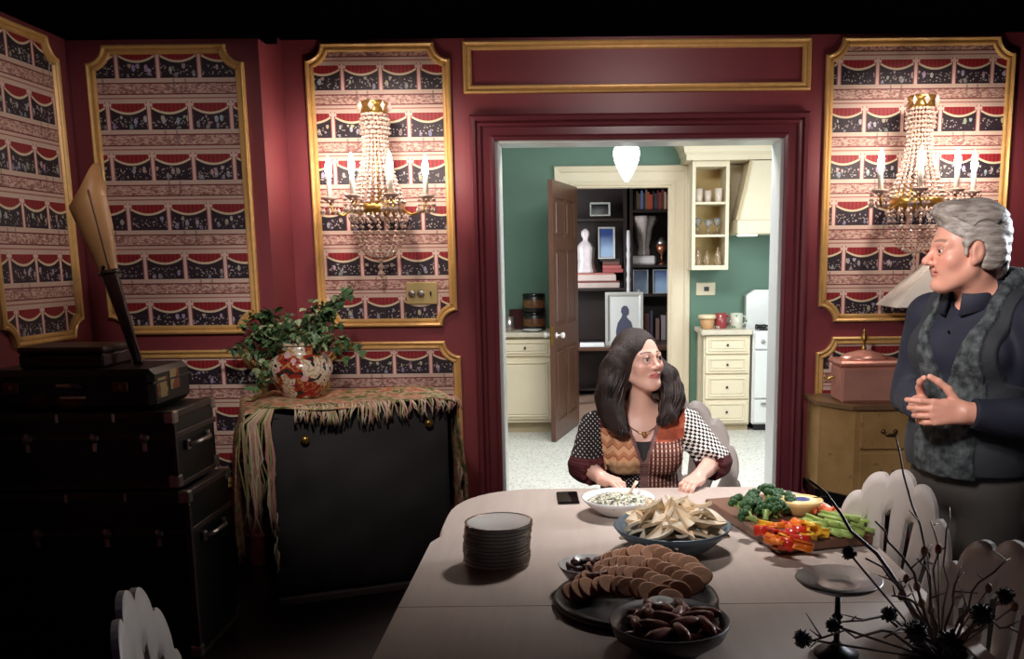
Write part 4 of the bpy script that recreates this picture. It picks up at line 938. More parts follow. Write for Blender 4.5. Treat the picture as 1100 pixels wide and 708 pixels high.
MB().box((TX0 - 0.006, 0.75, TZ - 0.042), (TX1 + 0.006, YS - 0.0015, TZ - 0.012)).obj('leaf_edge', te, tb)
ap = MB(); ap.box((TX0 + 0.09, 0.85, TZ - 0.13), (TX0 + 0.115, 2.95, TZ - 0.042)); ap.box((TX1 - 0.115, 0.85, TZ - 0.13), (TX1 - 0.09, 2.95, TZ - 0.042)); ap.box((TX0 + 0.115, 2.93, TZ - 0.13), (TX1 - 0.115, 2.95, TZ - 0.042))
ap.obj('apron', te, tb)
for x in (TX0 + 0.12, TX1 - 0.12):
    for y in (0.9, 2.88): MB().lathe([(0.025, 0), (0.03, 0.05), (0.022, 0.1), (0.034, 0.4), (0.028, 0.55), (0.036, 0.60), (0.036, TZ - 0.045)], (x, y, 0), n=14).obj('leg', te, tb)

# ------------------------------------------------------------------ shell-back chairs
chm = plain('pale_chair', (214, 204, 198), 0.38, var=0.08, scale=8)
def fan_mesh():
    """scalloped fan back with radial slots, thick and gently curved"""
    lobes, per, nr = 9, 8, 16
    nt_ = lobes * per; A = math.radians(50)
    c0 = 0.20; r0 = 0.17
    def P(i, j, side):
        th = -A + 2 * A * i / nt_
        ph = (i % per) / per if i < nt_ else 1.0
        lob = math.sin(PI * (i / per % 1.0 if i % per else 0.0)) if i % per else 0.0
        R_ = 0.355 + 0.26 * (math.cos(th) - math.cos(A)) / (1 - math.cos(A)) + 0.024 * lob ** 0.6
        r = r0 + (R_ - r0) * (j / nr)
        u, v = 0.90 * r * math.sin(th), c0 + r * math.cos(th) * 1.22
        flute = 0.004 * lob * min(1, 2.5 * (1 - j / nr)) if side else 0
        y = 0.205 + 0.10 * (v - 0.45) - 0.55 * u * u * 0.6
        return (u, y + (0.006 if side == 0 else -0.006 - flute), v)
    solid = {}
    for i in range(nt_):
        for j in range(nr):
            # slots straddle the lobe joints (a slot every lobe joint), upper half of the fan
            k = i % per
            lobe_joint = k in (per - 1, 0, 1) and 2 < i < nt_ - 2
            slot = lobe_joint and 7 <= j < 13
            solid[(i, j)] = not slot
    mb = MB(); idx = {}
    def V(i, j, s):
        if (i, j, s) not in idx: idx[(i, j, s)] = len(mb.v); mb.v.append(P(i, j, s))
        return idx[(i, j, s)]
    def q(*a): mb.f.append(tuple(a)); mb.m.append(0); mb.sm.append(True)
    for (i, j), ok in solid.items():
        if not ok: continue
        q(V(i, j, 0), V(i + 1, j, 0), V(i + 1, j + 1, 0), V(i, j + 1, 0)); q(V(i, j, 1), V(i, j + 1, 1), V(i + 1, j + 1, 1), V(i + 1, j, 1))
        for (di, dj, a, b) in ((-1, 0, (i, j), (i, j + 1)), (1, 0, (i + 1, j), (i + 1, j + 1)), (0, -1, (i, j), (i + 1, j)), (0, 1, (i, j + 1), (i + 1, j + 1))):
            if not solid.get((i + di, j + dj), False):
                mb.f.append((V(*a, 0), V(*b, 0), V(*b, 1), V(*a, 1))); mb.m.append(0); mb.sm.append(False)
    return mb
def make_chair(label):
    t = thing('shell_chair', label, 'chair', (0, 0, 0), 0, 'shell-back dining chairs')
    fan_mesh().obj('backrest', chm, t)
    st_ = []
    for i in range(24):
        a = 2 * PI * i / 24; st_.append((0.21 * math.copysign(abs(math.cos(a)) ** 0.6, math.cos(a)) * (1 - 0.12 * math.sin(a)), 0.205 * math.copysign(abs(math.sin(a)) ** 0.6, math.sin(a))))
    MB().prism(st_, XYZ, 0.40, 0.445).obj('seat', chm, t)
    MB().prism([(x * 0.93, y * 0.93) for x, y in st_], XYZ, 0.445, 0.475).obj('cushion', plain('cushion_cloth', (176, 160, 150), 0.8), t)
    for sx_ in (-1, 1):
        MB().tube([(sx_ * 0.17, -0.16, 0.40), (sx_ * 0.185, -0.175, 0.25), (sx_ * 0.175, -0.17, 0.1), (sx_ * 0.185, -0.185, 0.0)], [0.026, 0.022, 0.016, 0.02], 10).obj('leg', chm, t)
        MB().tube([(sx_ * 0.15, 0.17, 0.45), (sx_ * 0.16, 0.18, 0.25), (sx_ * 0.175, 0.21, 0.0)], [0.024, 0.02, 0.016], 10).obj('leg', chm, t)
    return t
c1 = make_chair('pale shell-back dining chair behind the woman in the patchwork cardigan')
c1.location = (0.40, 3.62, 0); c1.rotation_euler = (0, 0, -0.10)
for lab, loc, rz in (('pale shell-back dining chair tucked in beside the vegetable board, before the standing man', (0.645, 2.36, 0), -PI / 2 + 0.36), ('pale shell-back dining chair nearest the dried branches at the right edge', (0.64, 1.74, 0), -PI / 2 + 0.26), ('dim shell-back dining chair alone in the dark at the lower left', (-0.555, 1.635, 0), PI / 2 + 0.27)):
    c = copy_tree(c1); c['label'] = lab; c.location = loc; c.rotation_euler = (0, 0, rz)

# ------------------------------------------------------------------ things on the table
def on_table(px, py): p = at(px, py, Z=TZ); return (float(p[0]), float(p[1]), TZ)
# stacked plates
pw = plain('plate_china', (224, 218, 212), 0.15, var=0.03); pg = plain('plate_gilt', (120, 100, 84), 0.25, 0.6)
ppos = on_table(534, 606); plate = None
PLP = [(0.045, 0.0), (0.048, 0.002), (0.06, 0.004), (0.088, 0.0115), (0.0895, 0.0125), (0.086, 0.0125), (0.060, 0.006), (0.0, 0.005)]
ords = ['bottom', 'second', 'third', 'fourth', 'fifth', 'sixth', 'seventh', 'eighth', 'ninth', 'tenth', 'eleventh', 'top']
for i in range(12):
    if plate is None:
        plate = thing('dinner_plate', '', 'plate', ppos, 0, 'stacked plates on the table')
        MB().lathe(PLP, n=32).obj('dish', pw, plate)
        MB().lathe([(0.0835, 0.0121), (0.0850, 0.0130), (0.0885, 0.0134), (0.0900, 0.0130), (0.0896, 0.0122)], n=32, caps=False).obj('gilt_rim', pg, plate)
        c = plate
    else: c = copy_tree(plate)
    c['label'] = f'{ords[i]} {"plate" if i in (0, 11) else "plate from the bottom"} of the gilt-rimmed white stack on the table'
    c.location = (ppos[0] + rnd.uniform(-1, 1) * 0.0022 + 0.0005 * i, ppos[1] + rnd.uniform(-1, 1) * 0.002, TZ + 0.0096 * i)
# phone
ph = thing('phone', 'black smartphone lying face up on the table beside the dip bowl', 'phone', on_table(610, 536), 0.06)
MB().box((-0.036, -0.072, 0.0), (0.036, 0.072, 0.008), 0.003).obj('body', black_gloss, ph)
MB().box((-0.033, -0.068, 0.008), (0.033, 0.068, 0.0085)).obj('screen', plain('phone_screen', (10, 10, 14), 0.06), ph)
# white bowl with pale salad and a spoon
bp = on_table(664, 552)
wbm = plain('white_bowl', (232, 232, 232), 0.14, var=0.03)
bw = thing('white_bowl', 'wide white bowl filled with pale chopped salad', 'bowl', bp)
MB().lathe([(0.05, 0), (0.055, 0.004), (0.075, 0.015), (0.108, 0.045), (0.117, 0.056), (0.113, 0.0575), (0.100, 0.046), (0.07, 0.02), (0, 0.016)], n=36).obj('bowl', wbm, bw)
sb = MB(); rr = random.Random(8)
sb.lathe([(0.094, 0.040), (0.07, 0.050), (0.04, 0.056), (0.0, 0.058)], n=24, m=0)
for i in range(620):
    a = rr.uniform(0, 2 * PI); r_ = 0.094 * math.sqrt(rr.random()); z = 0.041 + 0.019 * (1 - (r_ / 0.094) ** 2)
    Rm = Matrix.Rotation(rr.uniform(0, 6), 4, 'Z') @ Matrix.Rotation(rr.uniform(-0.9, 0.9), 4, 'X')
    Rm.translation = (r_ * math.cos(a), r_ * math.sin(a), z)
    q = rr.uniform(0.003, 0.006); sb.box((-q * 1.8, -q * 0.6, -q * 0.4), (q * 1.8, q * 0.6, q * 0.4), 0, rr.choice((0, 0, 0, 1, 2, 3)), Rm)
o = sb.obj('chopped_salad', [plain('salad_pale', (226, 222, 206), 0.6), plain('salad_green', (120, 140, 92), 0.6), plain('salad_dark', (84, 80, 84), 0.6), plain('salad_cream', (206, 194, 170), 0.6)]); tag(o, 'pale chopped salad flecked with green in the white bowl', 'salad', kind='stuff'); o.location = bp
s0, s1 = np.array(bp) + [0.03, 0.0, 0.055], at(684, 517, bp[1] + 0.03)
sp_ = thing('serving_spoon', 'cream-handled serving spoon standing in the salad bowl', 'spoon', (0, 0, 0))
MB().tube([s0, s0 * 0.4 + s1 * 0.6, s1], [0.004, 0.0055, 0.007], 8, flat=0.6).obj('handle', plain('spoon_handle', (226, 196, 160), 0.3), sp_)
MB().ell(s0 - np.array([0.008, 0.0, 0.006]), (0.022, 0.015, 0.006), 14, 8).obj('spoon_bowl', steel, sp_)
# blue-grey bowl of flatbread pieces
fp = on_table(722, 592)
stone = plain('blue_stoneware', (84, 100, 112), 0.35, var=0.3, scale=60)
fb_ = thing('stoneware_bowl', 'wide blue-grey stoneware bowl heaped with flatbread', 'bowl', fp)
MB().lathe([(0.07, 0), (0.075, 0.004), (0.105, 0.018), (0.145, 0.052), (0.162, 0.075), (0.159, 0.078), (0.14, 0.056), (0.10, 0.026), (0, 0.02)], n=44).obj('bowl', stone, fb_)
bread = Mat('flatbread', 0.75); bn = bread.noise(14, 3); bread.set('Base Color', bread.mix(lin((220, 184, 138)), lin((246, 232, 206)), E(bread.nt, bread.ramp(bn, [(0.35, (0, 0, 0)), (0.6, (1, 1, 1))])))); bread.bump(bread.noise(40, 2), 0.3, 0.004); bread = bread.m
def chip_mesh(seed):
    r_ = random.Random(seed); mb = MB(); n = 6
    tri = [(0, 0), (0.066 + r_.uniform(-.008, .008), 0.012), (0.03 + r_.uniform(-.01, .01), 0.064 + r_.uniform(-.01, .006))]
    k1, k2 = r_.uniform(-9, 9), r_.uniform(-7, 7)
    def P(i, j, s):
        a, b = i / n, j / n
        x = tri[0][0] * (1 - a) + (tri[1][0] * (1 - b) + tri[2][0] * b) * a; y = tri[0][1] * (1 - a) + (tri[1][1] * (1 - b) + tri[2][1] * b) * a
        x -= 0.032; y -= 0.026
        return (x, y, k1 * x * x + k2 * y * y + 5 * x * y * math.sin(seed) + s * 0.003)
    for s in (1, -1):
        k = len(mb.v)
        for i in range(n + 1):
            for j in range(n + 1): mb.v.append(P(i, j, s))
        for i in range(n):
            for j in range(n):
                f_ = (k + i * (n + 1) + j, k + (i + 1) * (n + 1) + j, k + (i + 1) * (n + 1) + j + 1, k + i * (n + 1) + j + 1)
                mb.f.append(f_ if s > 0 else f_[::-1]); mb.m.append(0); mb.sm.append(True)
    N2 = (n + 1) ** 2
    edge = [i * (n + 1) for i in range(n + 1)] + [n * (n + 1) + j for j in range(1, n + 1)] + [i * (n + 1) + n for i in range(n - 1, 0, -1)]
    for a, b in zip(edge, edge[1:] + edge[:1]): mb.f.append((a, b, b + N2, a + N2)); mb.m.append(0); mb.sm.append(False)
    return mb.mesh('flatbread_piece', bread)
cms = [chip_mesh(s) for s in range(6)]; rr = random.Random(31)
for i in range(60):
    o = link('flatbread_piece', cms[i % 6])
    a = i * 2.39996; r_ = 0.117 * math.sqrt((i % 30 + 0.5) / 30); lay = i // 30
    z = 0.058 + 0.030 * lay + 0.036 * (1 - (r_ / 0.117) ** 2)
    o.location = (fp[0] + r_ * math.cos(a + lay), fp[1] + r_ * math.sin(a + lay), TZ + z)
    o.rotation_euler = (rr.uniform(-0.6, 0.9), rr.uniform(-0.6, 0.6), rr.uniform(0, 6.28)); o.scale = (1.3, 1.3, 1.3)
    tag(o, 'golden triangular piece of flatbread in the heap in the stoneware bowl', 'flatbread', 'flatbread pieces in the stoneware bowl')
# dark round platter with fanned slices and a small white bowl
pp_ = on_table(683, 648)
pl_ = thing('dark_platter', 'dark round wooden platter carrying fanned crackers and a white bowl', 'platter', pp_)
MB().lathe([(0.17, 0), (0.188, 0.004), (0.194, 0.014), (0.19, 0.022), (0.172, 0.022), (0.165, 0.013), (0.0, 0.012)], n=44).obj('platter', plain('ebony', (28, 22, 24), 0.4), pl_)
sbp = on_table(632, 633); SBZ = TZ + 0.0135
sbw = thing('small_bowl', 'small white bowl of dark dried fruit on the dark platter', 'bowl', (sbp[0], sbp[1], SBZ))
MB().lathe([(0.03, 0), (0.033, 0.003), (0.054, 0.02), (0.074, 0.052), (0.071, 0.053), (0.05, 0.022), (0, 0.016)], n=28).obj('bowl', wbm, sbw)
rr = random.Random(9); frm = [plain('dried_plum', (58, 28, 30), 0.4), plain('dried_fig', (92, 46, 38), 0.45)]
fmesh = []
for s in range(3):
    r_ = random.Random(s); m_ = MB(); m_.ell((0, 0, 0), (0.016, 0.011, 0.008), 10, 7); m_.v = [(x * (1 + 0.25 * math.sin(5 * y * 90 + s)), y, z + 0.003 * math.sin(x * 200 + s)) for x, y, z in m_.v]
    fmesh.append(m_.mesh('dried_fruit', frm[s % 2]))
for i in range(26):
    a = i * 2.4; r_ = 0.048 * math.sqrt(((i % 13) + 0.5) / 13); o = link('dried_fruit', fmesh[i % 3])
    o.location = (sbp[0] + r_ * math.cos(a), sbp[1] + r_ * math.sin(a), SBZ + 0.032 + 0.012 * (i // 13) + 0.008 * (1 - r_ / 0.05)); o.rotation_euler = (rr.uniform(-1, 1), rr.uniform(-1, 1), rr.uniform(0, 6))
    tag(o, 'dark wrinkled dried fruit in the small white bowl', 'dried fruit', 'dried fruit in the small white bowl')
crk = plain('toasted_cracker', (220, 164, 128), 0.6, var=0.25, scale=30, bump=0.3, bscale=80)
crk2 = plain('toasted_crust', (150, 92, 64), 0.6, var=0.2)
cmesh = []
for s in range(3):
    m_ = MB(); m_.lathe([(0.0255, -0.0045), (0.029, -0.0035), (0.030, 0.0), (0.029, 0.0035), (0.0255, 0.0045)], n=18, sx=1.0, sy=0.82 + 0.05 * s, ripple=lambda a, s=s: 0.03 * math.sin(3 * a + s))
    m_.m = [1 if 18 <= i < 54 else 0 for i in range(len(m_.m))]
    cmesh.append(m_.mesh('cracker_slice', [crk, crk2]))
k = 0
rowname = ['back', 'second', 'third', 'front']
for row in range(4):                                          # four curved rows leaning on one another
    n = 14 - row
    for i in range(n):
        s = i / (n - 1)
        q = on_table(650 + 104 * s + 6 * row * (1 - s) - 26 * row * 0.7 * (1 - 0.35 * s), 627 - 10 * math.sin(PI * s) + 9.5 * row + 10 * s)
        o = link('cracker_slice', cmesh[k % 3]); k += 1
        o.location = (q[0] + rr.uniform(-.005, .005), q[1] + rr.uniform(-.005, .005), TZ + 0.044 + 0.020 * math.sin(PI * min(1, 0.15 + 0.85 * s)) * (1 - row / 4) + rr.uniform(-.003, .003))
        o.rotation_euler = (0.78 + rr.uniform(-.15, .15), rr.uniform(-.15, .15), 0.95 - 0.9 * s + rr.uniform(-.25, .25))
        tag(o, f'toasted round cracker in the {rowname[row]} fanned row on the dark platter', 'cracker', f'crackers in the {rowname[row]} row')
# dark bowl of small sausages near the camera
dp = on_table(719, 694)
db = thing('dark_bowl', 'dark wooden bowl of small sausages at the near edge', 'bowl', dp)
MB().lathe([(0.075, 0), (0.08, 0.004), (0.115, 0.03), (0.126, 0.058), (0.122, 0.061), (0.108, 0.036), (0.07, 0.016), (0, 0.013)], n=40).obj('bowl', plain('dark_bowl_wood', (60, 44, 44), 0.4), db)
sau = plain('sausage', (150, 94, 82), 0.3, var=0.2); m_ = MB()
m_.tube([(0, -0.028, 0.0), (0, -0.026, 0.001), (0.001, -0.014, 0.003), (0.0, 0.0, 0.004), (0.001, 0.014, 0.003), (0, 0.026, 0.001), (0, 0.028, 0)], [0.003, 0.008, 0.0115, 0.012, 0.0115, 0.008, 0.003], 12)
sme = m_.mesh('sausage', sau); rr = random.Random(14)
for i in range(30):
    o = link('sausage', sme); a = i * 2.4; lay = i // 15; r_ = 0.088 * math.sqrt(((i % 15) + 0.5) / 15)
    o.location = (dp[0] + r_ * math.cos(a), dp[1] + r_ * math.sin(a), TZ + 0.034 + 0.020 * lay + 0.012 * (1 - r_ / 0.09)); o.rotation_euler = (rr.uniform(-.25, .25), 0, rr.uniform(0, 3.14)); o.scale = (1, 1.25, 1)
    tag(o, 'small brown sausage lying in the dark wooden bowl', 'sausage', 'sausages in the dark bowl')
dpz = thing('dip_dish', 'little white dip dish among the sausages in the dark bowl', 'dish', (dp[0] - 0.012, dp[1] + 0.075, TZ + 0.058))
MB().lathe([(0.018, 0), (0.028, 0.014), (0.026, 0.015), (0.0, 0.006)], n=20).obj('dish', wbm, dpz)

# ------------------------------------------------------------------ vegetable board
quad = [on_table(772, 541 + 5), on_table(836, 597), on_table(962, 584), on_table(884, 540)]
Q = [np.array(q[:2]) for q in quad]
ex = (Q[2] - Q[1]); ex /= np.linalg.norm(ex); bang = math.atan2(ex[1], ex[0]); Lx = 0.292; ey = np.array([-ex[1], ex[0]]); Ly = 0.50
org = Q[1]
vb = thing('cutting_board', 'thick brown wooden cutting board covered with raw vegetables', 'board', (org[0], org[1], TZ), bang)
wal = plain('walnut_board', (112, 74, 56), 0.4, var=0.25, scale=9, stretch=(10, 1, 1))
MB().box((0, 0, 0.004), (Lx, Ly, 0.034), 0.004).obj('slab', wal, vb)
for x in (0.03, Lx - 0.03):
    for y in (0.04, Ly - 0.04): MB().lathe([(0.012, 0), (0.012, 0.006)], (x, y, 0), n=10).obj('foot', black_gloss, vb)
BZ = TZ + 0.0345
def B(px, py, dz=0.0): p = at(px, py, Z=BZ + dz); return np.array([p[0], p[1], BZ + dz])
# dip bowl with blue centre
dbp = B(860, 551)
cd_ = thing('dip_bowl', 'cream dip bowl with a blue centre in the middle of the vegetables', 'bowl', tuple(dbp))
MB().lathe([(0.04, 0), (0.045, 0.003), (0.06, 0.03), (0.066, 0.042), (0.06, 0.044), (0.0, 0.034)], n=32).obj('bowl', plain('cream_bowl', (236, 196, 132), 0.25, var=0.05), cd_)
MB().lathe([(0.055, 0.0415), (0.04, 0.0425), (0.0, 0.043)], n=28).obj('dip', plain('cream_dip', (238, 214, 170), 0.4), cd_)
MB().ell((0, 0, 0.043), (0.028, 0.024, 0.003), 16, 6).obj('blue_centre', plain('blue_dip', (54, 70, 130), 0.4), cd_)
rr = random.Random(17)
# broccoli
brm = [plain('broccoli_dark', (44, 82, 40), 0.6, var=0.35, scale=90, bump=0.6, bscale=150), plain('broccoli_stalk', (146, 172, 96), 0.5)]
def floret(s):
    r_ = random.Random(s); crown, stalk = MB(), MB()
    stalk.tube([(0, 0, 0), (0, 0, 0.018), (0.002, 0, 0.03)], [0.008, 0.0075, 0.012], 8)
    for i in range(5): a = i * 1.26; stalk.tube([(0, 0, 0.016), (0.012 * math.cos(a), 0.012 * math.sin(a), 0.034)], [0.005, 0.004], 6)
    for i in range(16):
        a = i * 2.4; q = 0.019 * math.sqrt(i / 16); crown.ell((q * math.cos(a), q * math.sin(a), 0.040 - 14 * q * q + r_.uniform(-.002, .002)), r_.uniform(0.0065, 0.0095), 7, 5)
    return crown.mesh('crown', brm[0]), stalk.mesh('stalk', brm[1])
fls = [floret(s) for s in range(3)]
bl = [(797, 552), (806, 546), (815, 541), (826, 538), (806, 556), (817, 551), (828, 547), (836, 540), (822, 560), (832, 556), (840, 549), (813, 560), (838, 544), (829, 552), (800, 549), (822, 544)]
for i, (px, py) in enumerate(bl):
    t = thing('broccoli_floret', 'green broccoli floret in the heap on the far corner of the cutting board', 'broccoli', tuple(B(px, py, 0.004 + 0.014 * (i >= 10))), 0, 'broccoli florets on the cutting board')
    t.rotation_euler = (rr.uniform(-0.9, 0.9), rr.uniform(-0.9, 0.9), rr.uniform(0, 6)); t.scale = (1.15,) * 3
    link('crown', fls[i % 3][0], t); link('stalk', fls[i % 3][1], t)
# carrot sticks
cm_ = MB().box((-0.034, -0.005, -0.005), (0.034, 0.005, 0.005), 0.0018).mesh('carrot_stick', plain('carrot', (226, 112, 66), 0.45))
for i in range(26):
    o = link('carrot_stick', cm_); s = (i % 13) / 12
    o.location = tuple(B(848 + 56 * s, 541 + 9 * s + 2 * math.sin(i * 2.1), 0.008 + 0.011 * (i // 13))); o.rotation_euler = (0, rr.uniform(-.08, .08), 1.9 - 0.5 * s + rr.uniform(-.5, .5))
    tag(o, 'orange carrot stick in the pile behind the dip bowl', 'carrot', 'carrot sticks on the cutting board')
# celery sticks: curved trough section
def celery():
    mb = MB(); n = 7; L = 0.062
    for side, k in ((1, 0.011), (0, 0.0075)):
        pass
    prof = [(0.011 * math.cos(a), 0.011 * math.sin(a)) for a in np.linspace(PI * 1.05, PI * 1.95, n)] + [(0.006 * math.cos(a), 0.006 * math.sin(a) + 0.001) for a in np.linspace(PI * 1.95, PI * 1.05, n)]
    mb.prism(prof, lambda u, v, h: (h, u, v + 0.011), -L, L, smooth=True); return mb.mesh('celery_stick', [plain('celery', (166, 190, 104), 0.4, var=0.2, scale=40, stretch=(0.2, 4, 4))])
ce = celery()
for i, (px, py, up) in enumerate(((878, 566, 0), (887, 570, 0), (897, 573, 0), (908, 574, 0), (919, 573, 0), (929, 570, 0), (937, 565, 0), (884, 561, 1), (895, 564, 1), (907, 566, 1), (919, 564, 1), (929, 560, 1), (903, 557, 2), (915, 557, 2))):
    o = link('celery_stick', ce)
    o.location = tuple(B(px - 7, py, 0.002 + 0.0155 * up)); o.rotation_euler = (rr.uniform(-1.2, 1.2), rr.uniform(-.06, .06), 2.25 + rr.uniform(-.22, .22)); o.scale = (0.72, 1.15, 1.15)
    tag(o, 'pale green celery stick in the bundle at the near end of the cutting board', 'celery', 'celery sticks on the cutting board')
# pepper strips and rings: curled bands
def pepper(mat, R_, arc, wdt, nm):
    mb = MB(); n = 14
    prof = [(R_ * (1 + 0.10 * math.cos(3 * a)) * math.cos(a), R_ * (1 + 0.10 * math.cos(3 * a)) * math.sin(a)) for a in np.linspace(0, arc, n)]
    prof += [((R_ - 0.004) * (1 + 0.10 * math.cos(3 * a)) * math.cos(a), (R_ - 0.004) * (1 + 0.10 * math.cos(3 * a)) * math.sin(a)) for a in np.linspace(arc, 0, n)]
    mb.prism(prof, lambda u, v, h: (u, h, v), -wdt, wdt, smooth=True); return mb.mesh(nm, mat)
pmats = {'red': plain('pepper_red', (206, 52, 34), 0.2), 'orange': plain('pepper_orange', (232, 118, 38), 0.2), 'yellow': plain('pepper_yellow', (240, 186, 60), 0.2)}
pmesh = {c_: [pepper(m__, 0.0155, 4.6, 0.020, 'pepper_strip'), pepper(m__, 0.013, 3.4, 0.026, 'pepper_strip')] for c_, m__ in pmats.items()}
pl = [(818, 570, 'red'), (822, 563, 'yellow'), (828, 574, 'red'), (834, 566, 'orange'), (830, 580, 'orange'), (840, 572, 'red'), (842, 581, 'yellow'), (848, 566, 'red'), (850, 575, 'red'), (854, 583, 'orange'), (858, 571, 'red'), (860, 580, 'red'), (866, 566, 'yellow'), (868, 574, 'yellow'), (874, 570, 'yellow'), (880, 572, 'yellow'), (846, 585, 'red'), (862, 586, 'orange'), (836, 584, 'orange'), (852, 569, 'orange'), (872, 566, 'yellow'), (826, 570, 'orange'), (857, 564, 'orange'), (844, 577, 'orange')]
for i, (px, py, c_) in enumerate(pl):
    o = link('pepper_strip', pmesh[c_][i % 2]); o.location = tuple(B(px, py, 0.014 + 0.012 * (i % 3 == 2))); o.rotation_euler = (rr.uniform(-.4, .4), rr.uniform(0, 6.28), bang + 0.7 + rr.uniform(-.5, .5))
    tag(o, f'curled {c_} pepper strip at the near side of the cutting board', 'pepper', f'{c_} pepper strips on the cutting board')

# ------------------------------------------------------------------ silver dish on a stem, dried branches
dpos = on_table(898, 703)
ds = thing('silver_stand', 'small silver pedestal dish with an embossed centre', 'dish', dpos)
zt = at(898, 628, dpos[1])[2] - TZ
sil = plain('silver', (150, 146, 146), 0.36, 0.9, var=0.15, scale=30, bump=0.25, bscale=50)
MB().lathe([(0.012, zt - 0.02), (0.04, zt - 0.012), (0.075, zt + 0.002), (0.086, zt + 0.012), (0.084, zt + 0.014), (0.05, zt + 0.002), (0.047, zt + 0.005), (0.03, zt - 0.002), (0.0, zt)], n=40).obj('dish', sil, ds)
MB().lathe([(0.045, 0), (0.045, 0.006), (0.02, 0.016), (0.006, 0.03), (0.006, zt * 0.5), (0.012, zt * 0.55), (0.006, zt * 0.6), (0.006, zt - 0.02)], n=16).obj('stem', plain('dark_iron', (44, 40, 46), 0.4, 0.6), ds)
vp = on_table(1003, 760); VYb = 1.60
vpos = (at(1010, 690, VYb)[0], VYb, TZ)
vv = thing('branch_pot', 'low dark pot holding the dried branches on the table', 'pot', vpos)
MB().lathe([(0.05, 0), (0.06, 0.006), (0.075, 0.04), (0.07, 0.075), (0.055, 0.09), (0.05, 0.09), (0.06, 0.06), (0.0, 0.05)], n=24).obj('body', plain('dark_pot', (26, 24, 34), 0.4), vv)
br = thing('dried_branches', 'dark dried twigs and blooms fanning out over the near right table corner', 'branches', (0, 0, 0))
bm_ = [plain('twig', (120, 96, 86), 0.6, var=0.3, scale=30), plain('pale_twig', (176, 160, 148), 0.6, var=0.25, scale=50), plain('dark_bloom', (44, 36, 46), 0.7), plain('bud', (170, 116, 76), 0.6), plain('leaf_dry', (44, 40, 46), 0.6)]
root = np.array([vpos[0], vpos[1], TZ + 0.07]); rr = random.Random(41)
def twig(px, py, Y_, r_=0.0032, m=0, wob=0.012, leaves=0):
    e = at(px, py, Y_); pts = []
    for s in np.linspace(0, 1, 9):
        q = root * (1 - s) + e * s + np.array([0, 0, 0.035 * math.sin(PI * s)]) + np.array([rr.uniform(-1, 1) for _ in range(3)]) * wob * math.sin(PI * s); pts.append(q)
    mb = MB(); mb.tube(pts, [r_ * (1.15 - 0.55 * s) for s in np.linspace(0, 1, 9)], 6)
    for i in range(leaves // 2):
        s = rr.uniform(0.45, 1.0); j = min(7, int(s * 8)); p = pts[j] * (1 - (s * 8 - j)) + pts[j + 1] * (s * 8 - j)
        dvec_ = np.array([rr.uniform(-1, 1), rr.uniform(-1, 1), rr.uniform(-0.3, 1)]) * 0.035; mb.tube([p, p + dvec_ * 0.6, p + dvec_], [0.0018, 0.0014, 0.0008], 5)
    mb.obj('twig', bm_[m], br); return e
for (px, py, Y_, r_, m, lv) in ((868, 515, 1.75, 0.0042, 0, 3), (962, 468, 1.8, 0.0028, 1, 2), (1000, 560, 1.7, 0.0025, 1, 5), (958, 640, 1.55, 0.003, 0, 6), (905, 668, 1.5, 0.003, 0, 6), (868, 690, 1.5, 0.003, 0, 6), (930, 600, 1.6, 0.003, 0, 6), (985, 600, 1.6, 0.0025, 0, 6), (1035, 615, 1.65, 0.0025, 0, 6), (1060, 650, 1.55, 0.003, 0, 6), (1085, 600, 1.7, 0.0025, 0, 4), (1020, 545, 1.75, 0.0022, 0, 3), (940, 560, 1.65, 0.003, 0, 5), (950, 685, 1.45, 0.003, 0, 6), (1095, 680, 1.5, 0.003, 0, 6)): twig(px, py, Y_, r_, m, 0.012, lv)
for (px, py, Y_, r_) in ((912, 594, 1.62, 0.014), (896, 672, 1.5, 0.014), (862, 686, 1.5, 0.016), (1055, 660, 1.5, 0.02), (985, 680, 1.5, 0.022), (1020, 690, 1.45, 0.022), (1080, 640, 1.55, 0.016), (955, 660, 1.5, 0.014)):
    e = at(px, py, Y_); mb = MB(); mb.ell(e, r_ * 0.8, 10, 7)
    for i in range(70):
        v = np.array([rr.gauss(0, 1) for _ in range(3)]); v /= np.linalg.norm(v); mb.tube([e + v * r_ * 0.6, e + v * r_ * 1.08], [r_ * 0.16, r_ * 0.03], 5)
    mb.obj('bloom', bm_[2], br); MB().tube([e, root * 0.6 + e * 0.4, root], 0.0022, 5).obj('twig', bm_[0], br)
for (px, py) in ((993, 592), (1008, 590), (974, 622), (985, 630), (968, 640), (990, 648), (1000, 655), (1062, 632), (1090, 652)):
    e = at(px, py, 1.66); MB().ell(e, (0.007, 0.007, 0.010), 8, 6).obj('bud', bm_[3], br); MB().tube([e, root * 0.5 + e * 0.5, root], 0.0015, 5).obj('twig', bm_[0], br)
# ------------------------------------------------------------------ signed-distance modelling for the two people
def unit(v): v = np.array(v, float); return v / np.linalg.norm(v)
def cap(a, b, ra, rb=None):
    a, b = np.array(a, float), np.array(b, float); rb = ra if rb is None else rb; ab = b - a; q = ab @ ab + 1e-12
    def f(p):
        t = np.clip(((p - a) @ ab) / q, 0, 1)
        return np.linalg.norm(p - a - t[:, None] * ab, axis=1) - (ra + (rb - ra) * t)
    return f
def ellp(c, r, R=None):
    c, r = np.array(c, float), np.array(r, float) * np.ones(3)
    def f(p):
        q = p - c
        if R is not None: q = q @ R
        k0 = np.linalg.norm(q / r, axis=1); k1 = np.linalg.norm(q / (r * r), axis=1) + 1e-9
        return k0 * (k0 - 1) / k1
    return f
def smin(a, b, k):
    h = np.clip(0.5 + 0.5 * (b - a) / k, 0, 1); return b + (a - b) * h - k * h * (1 - h)
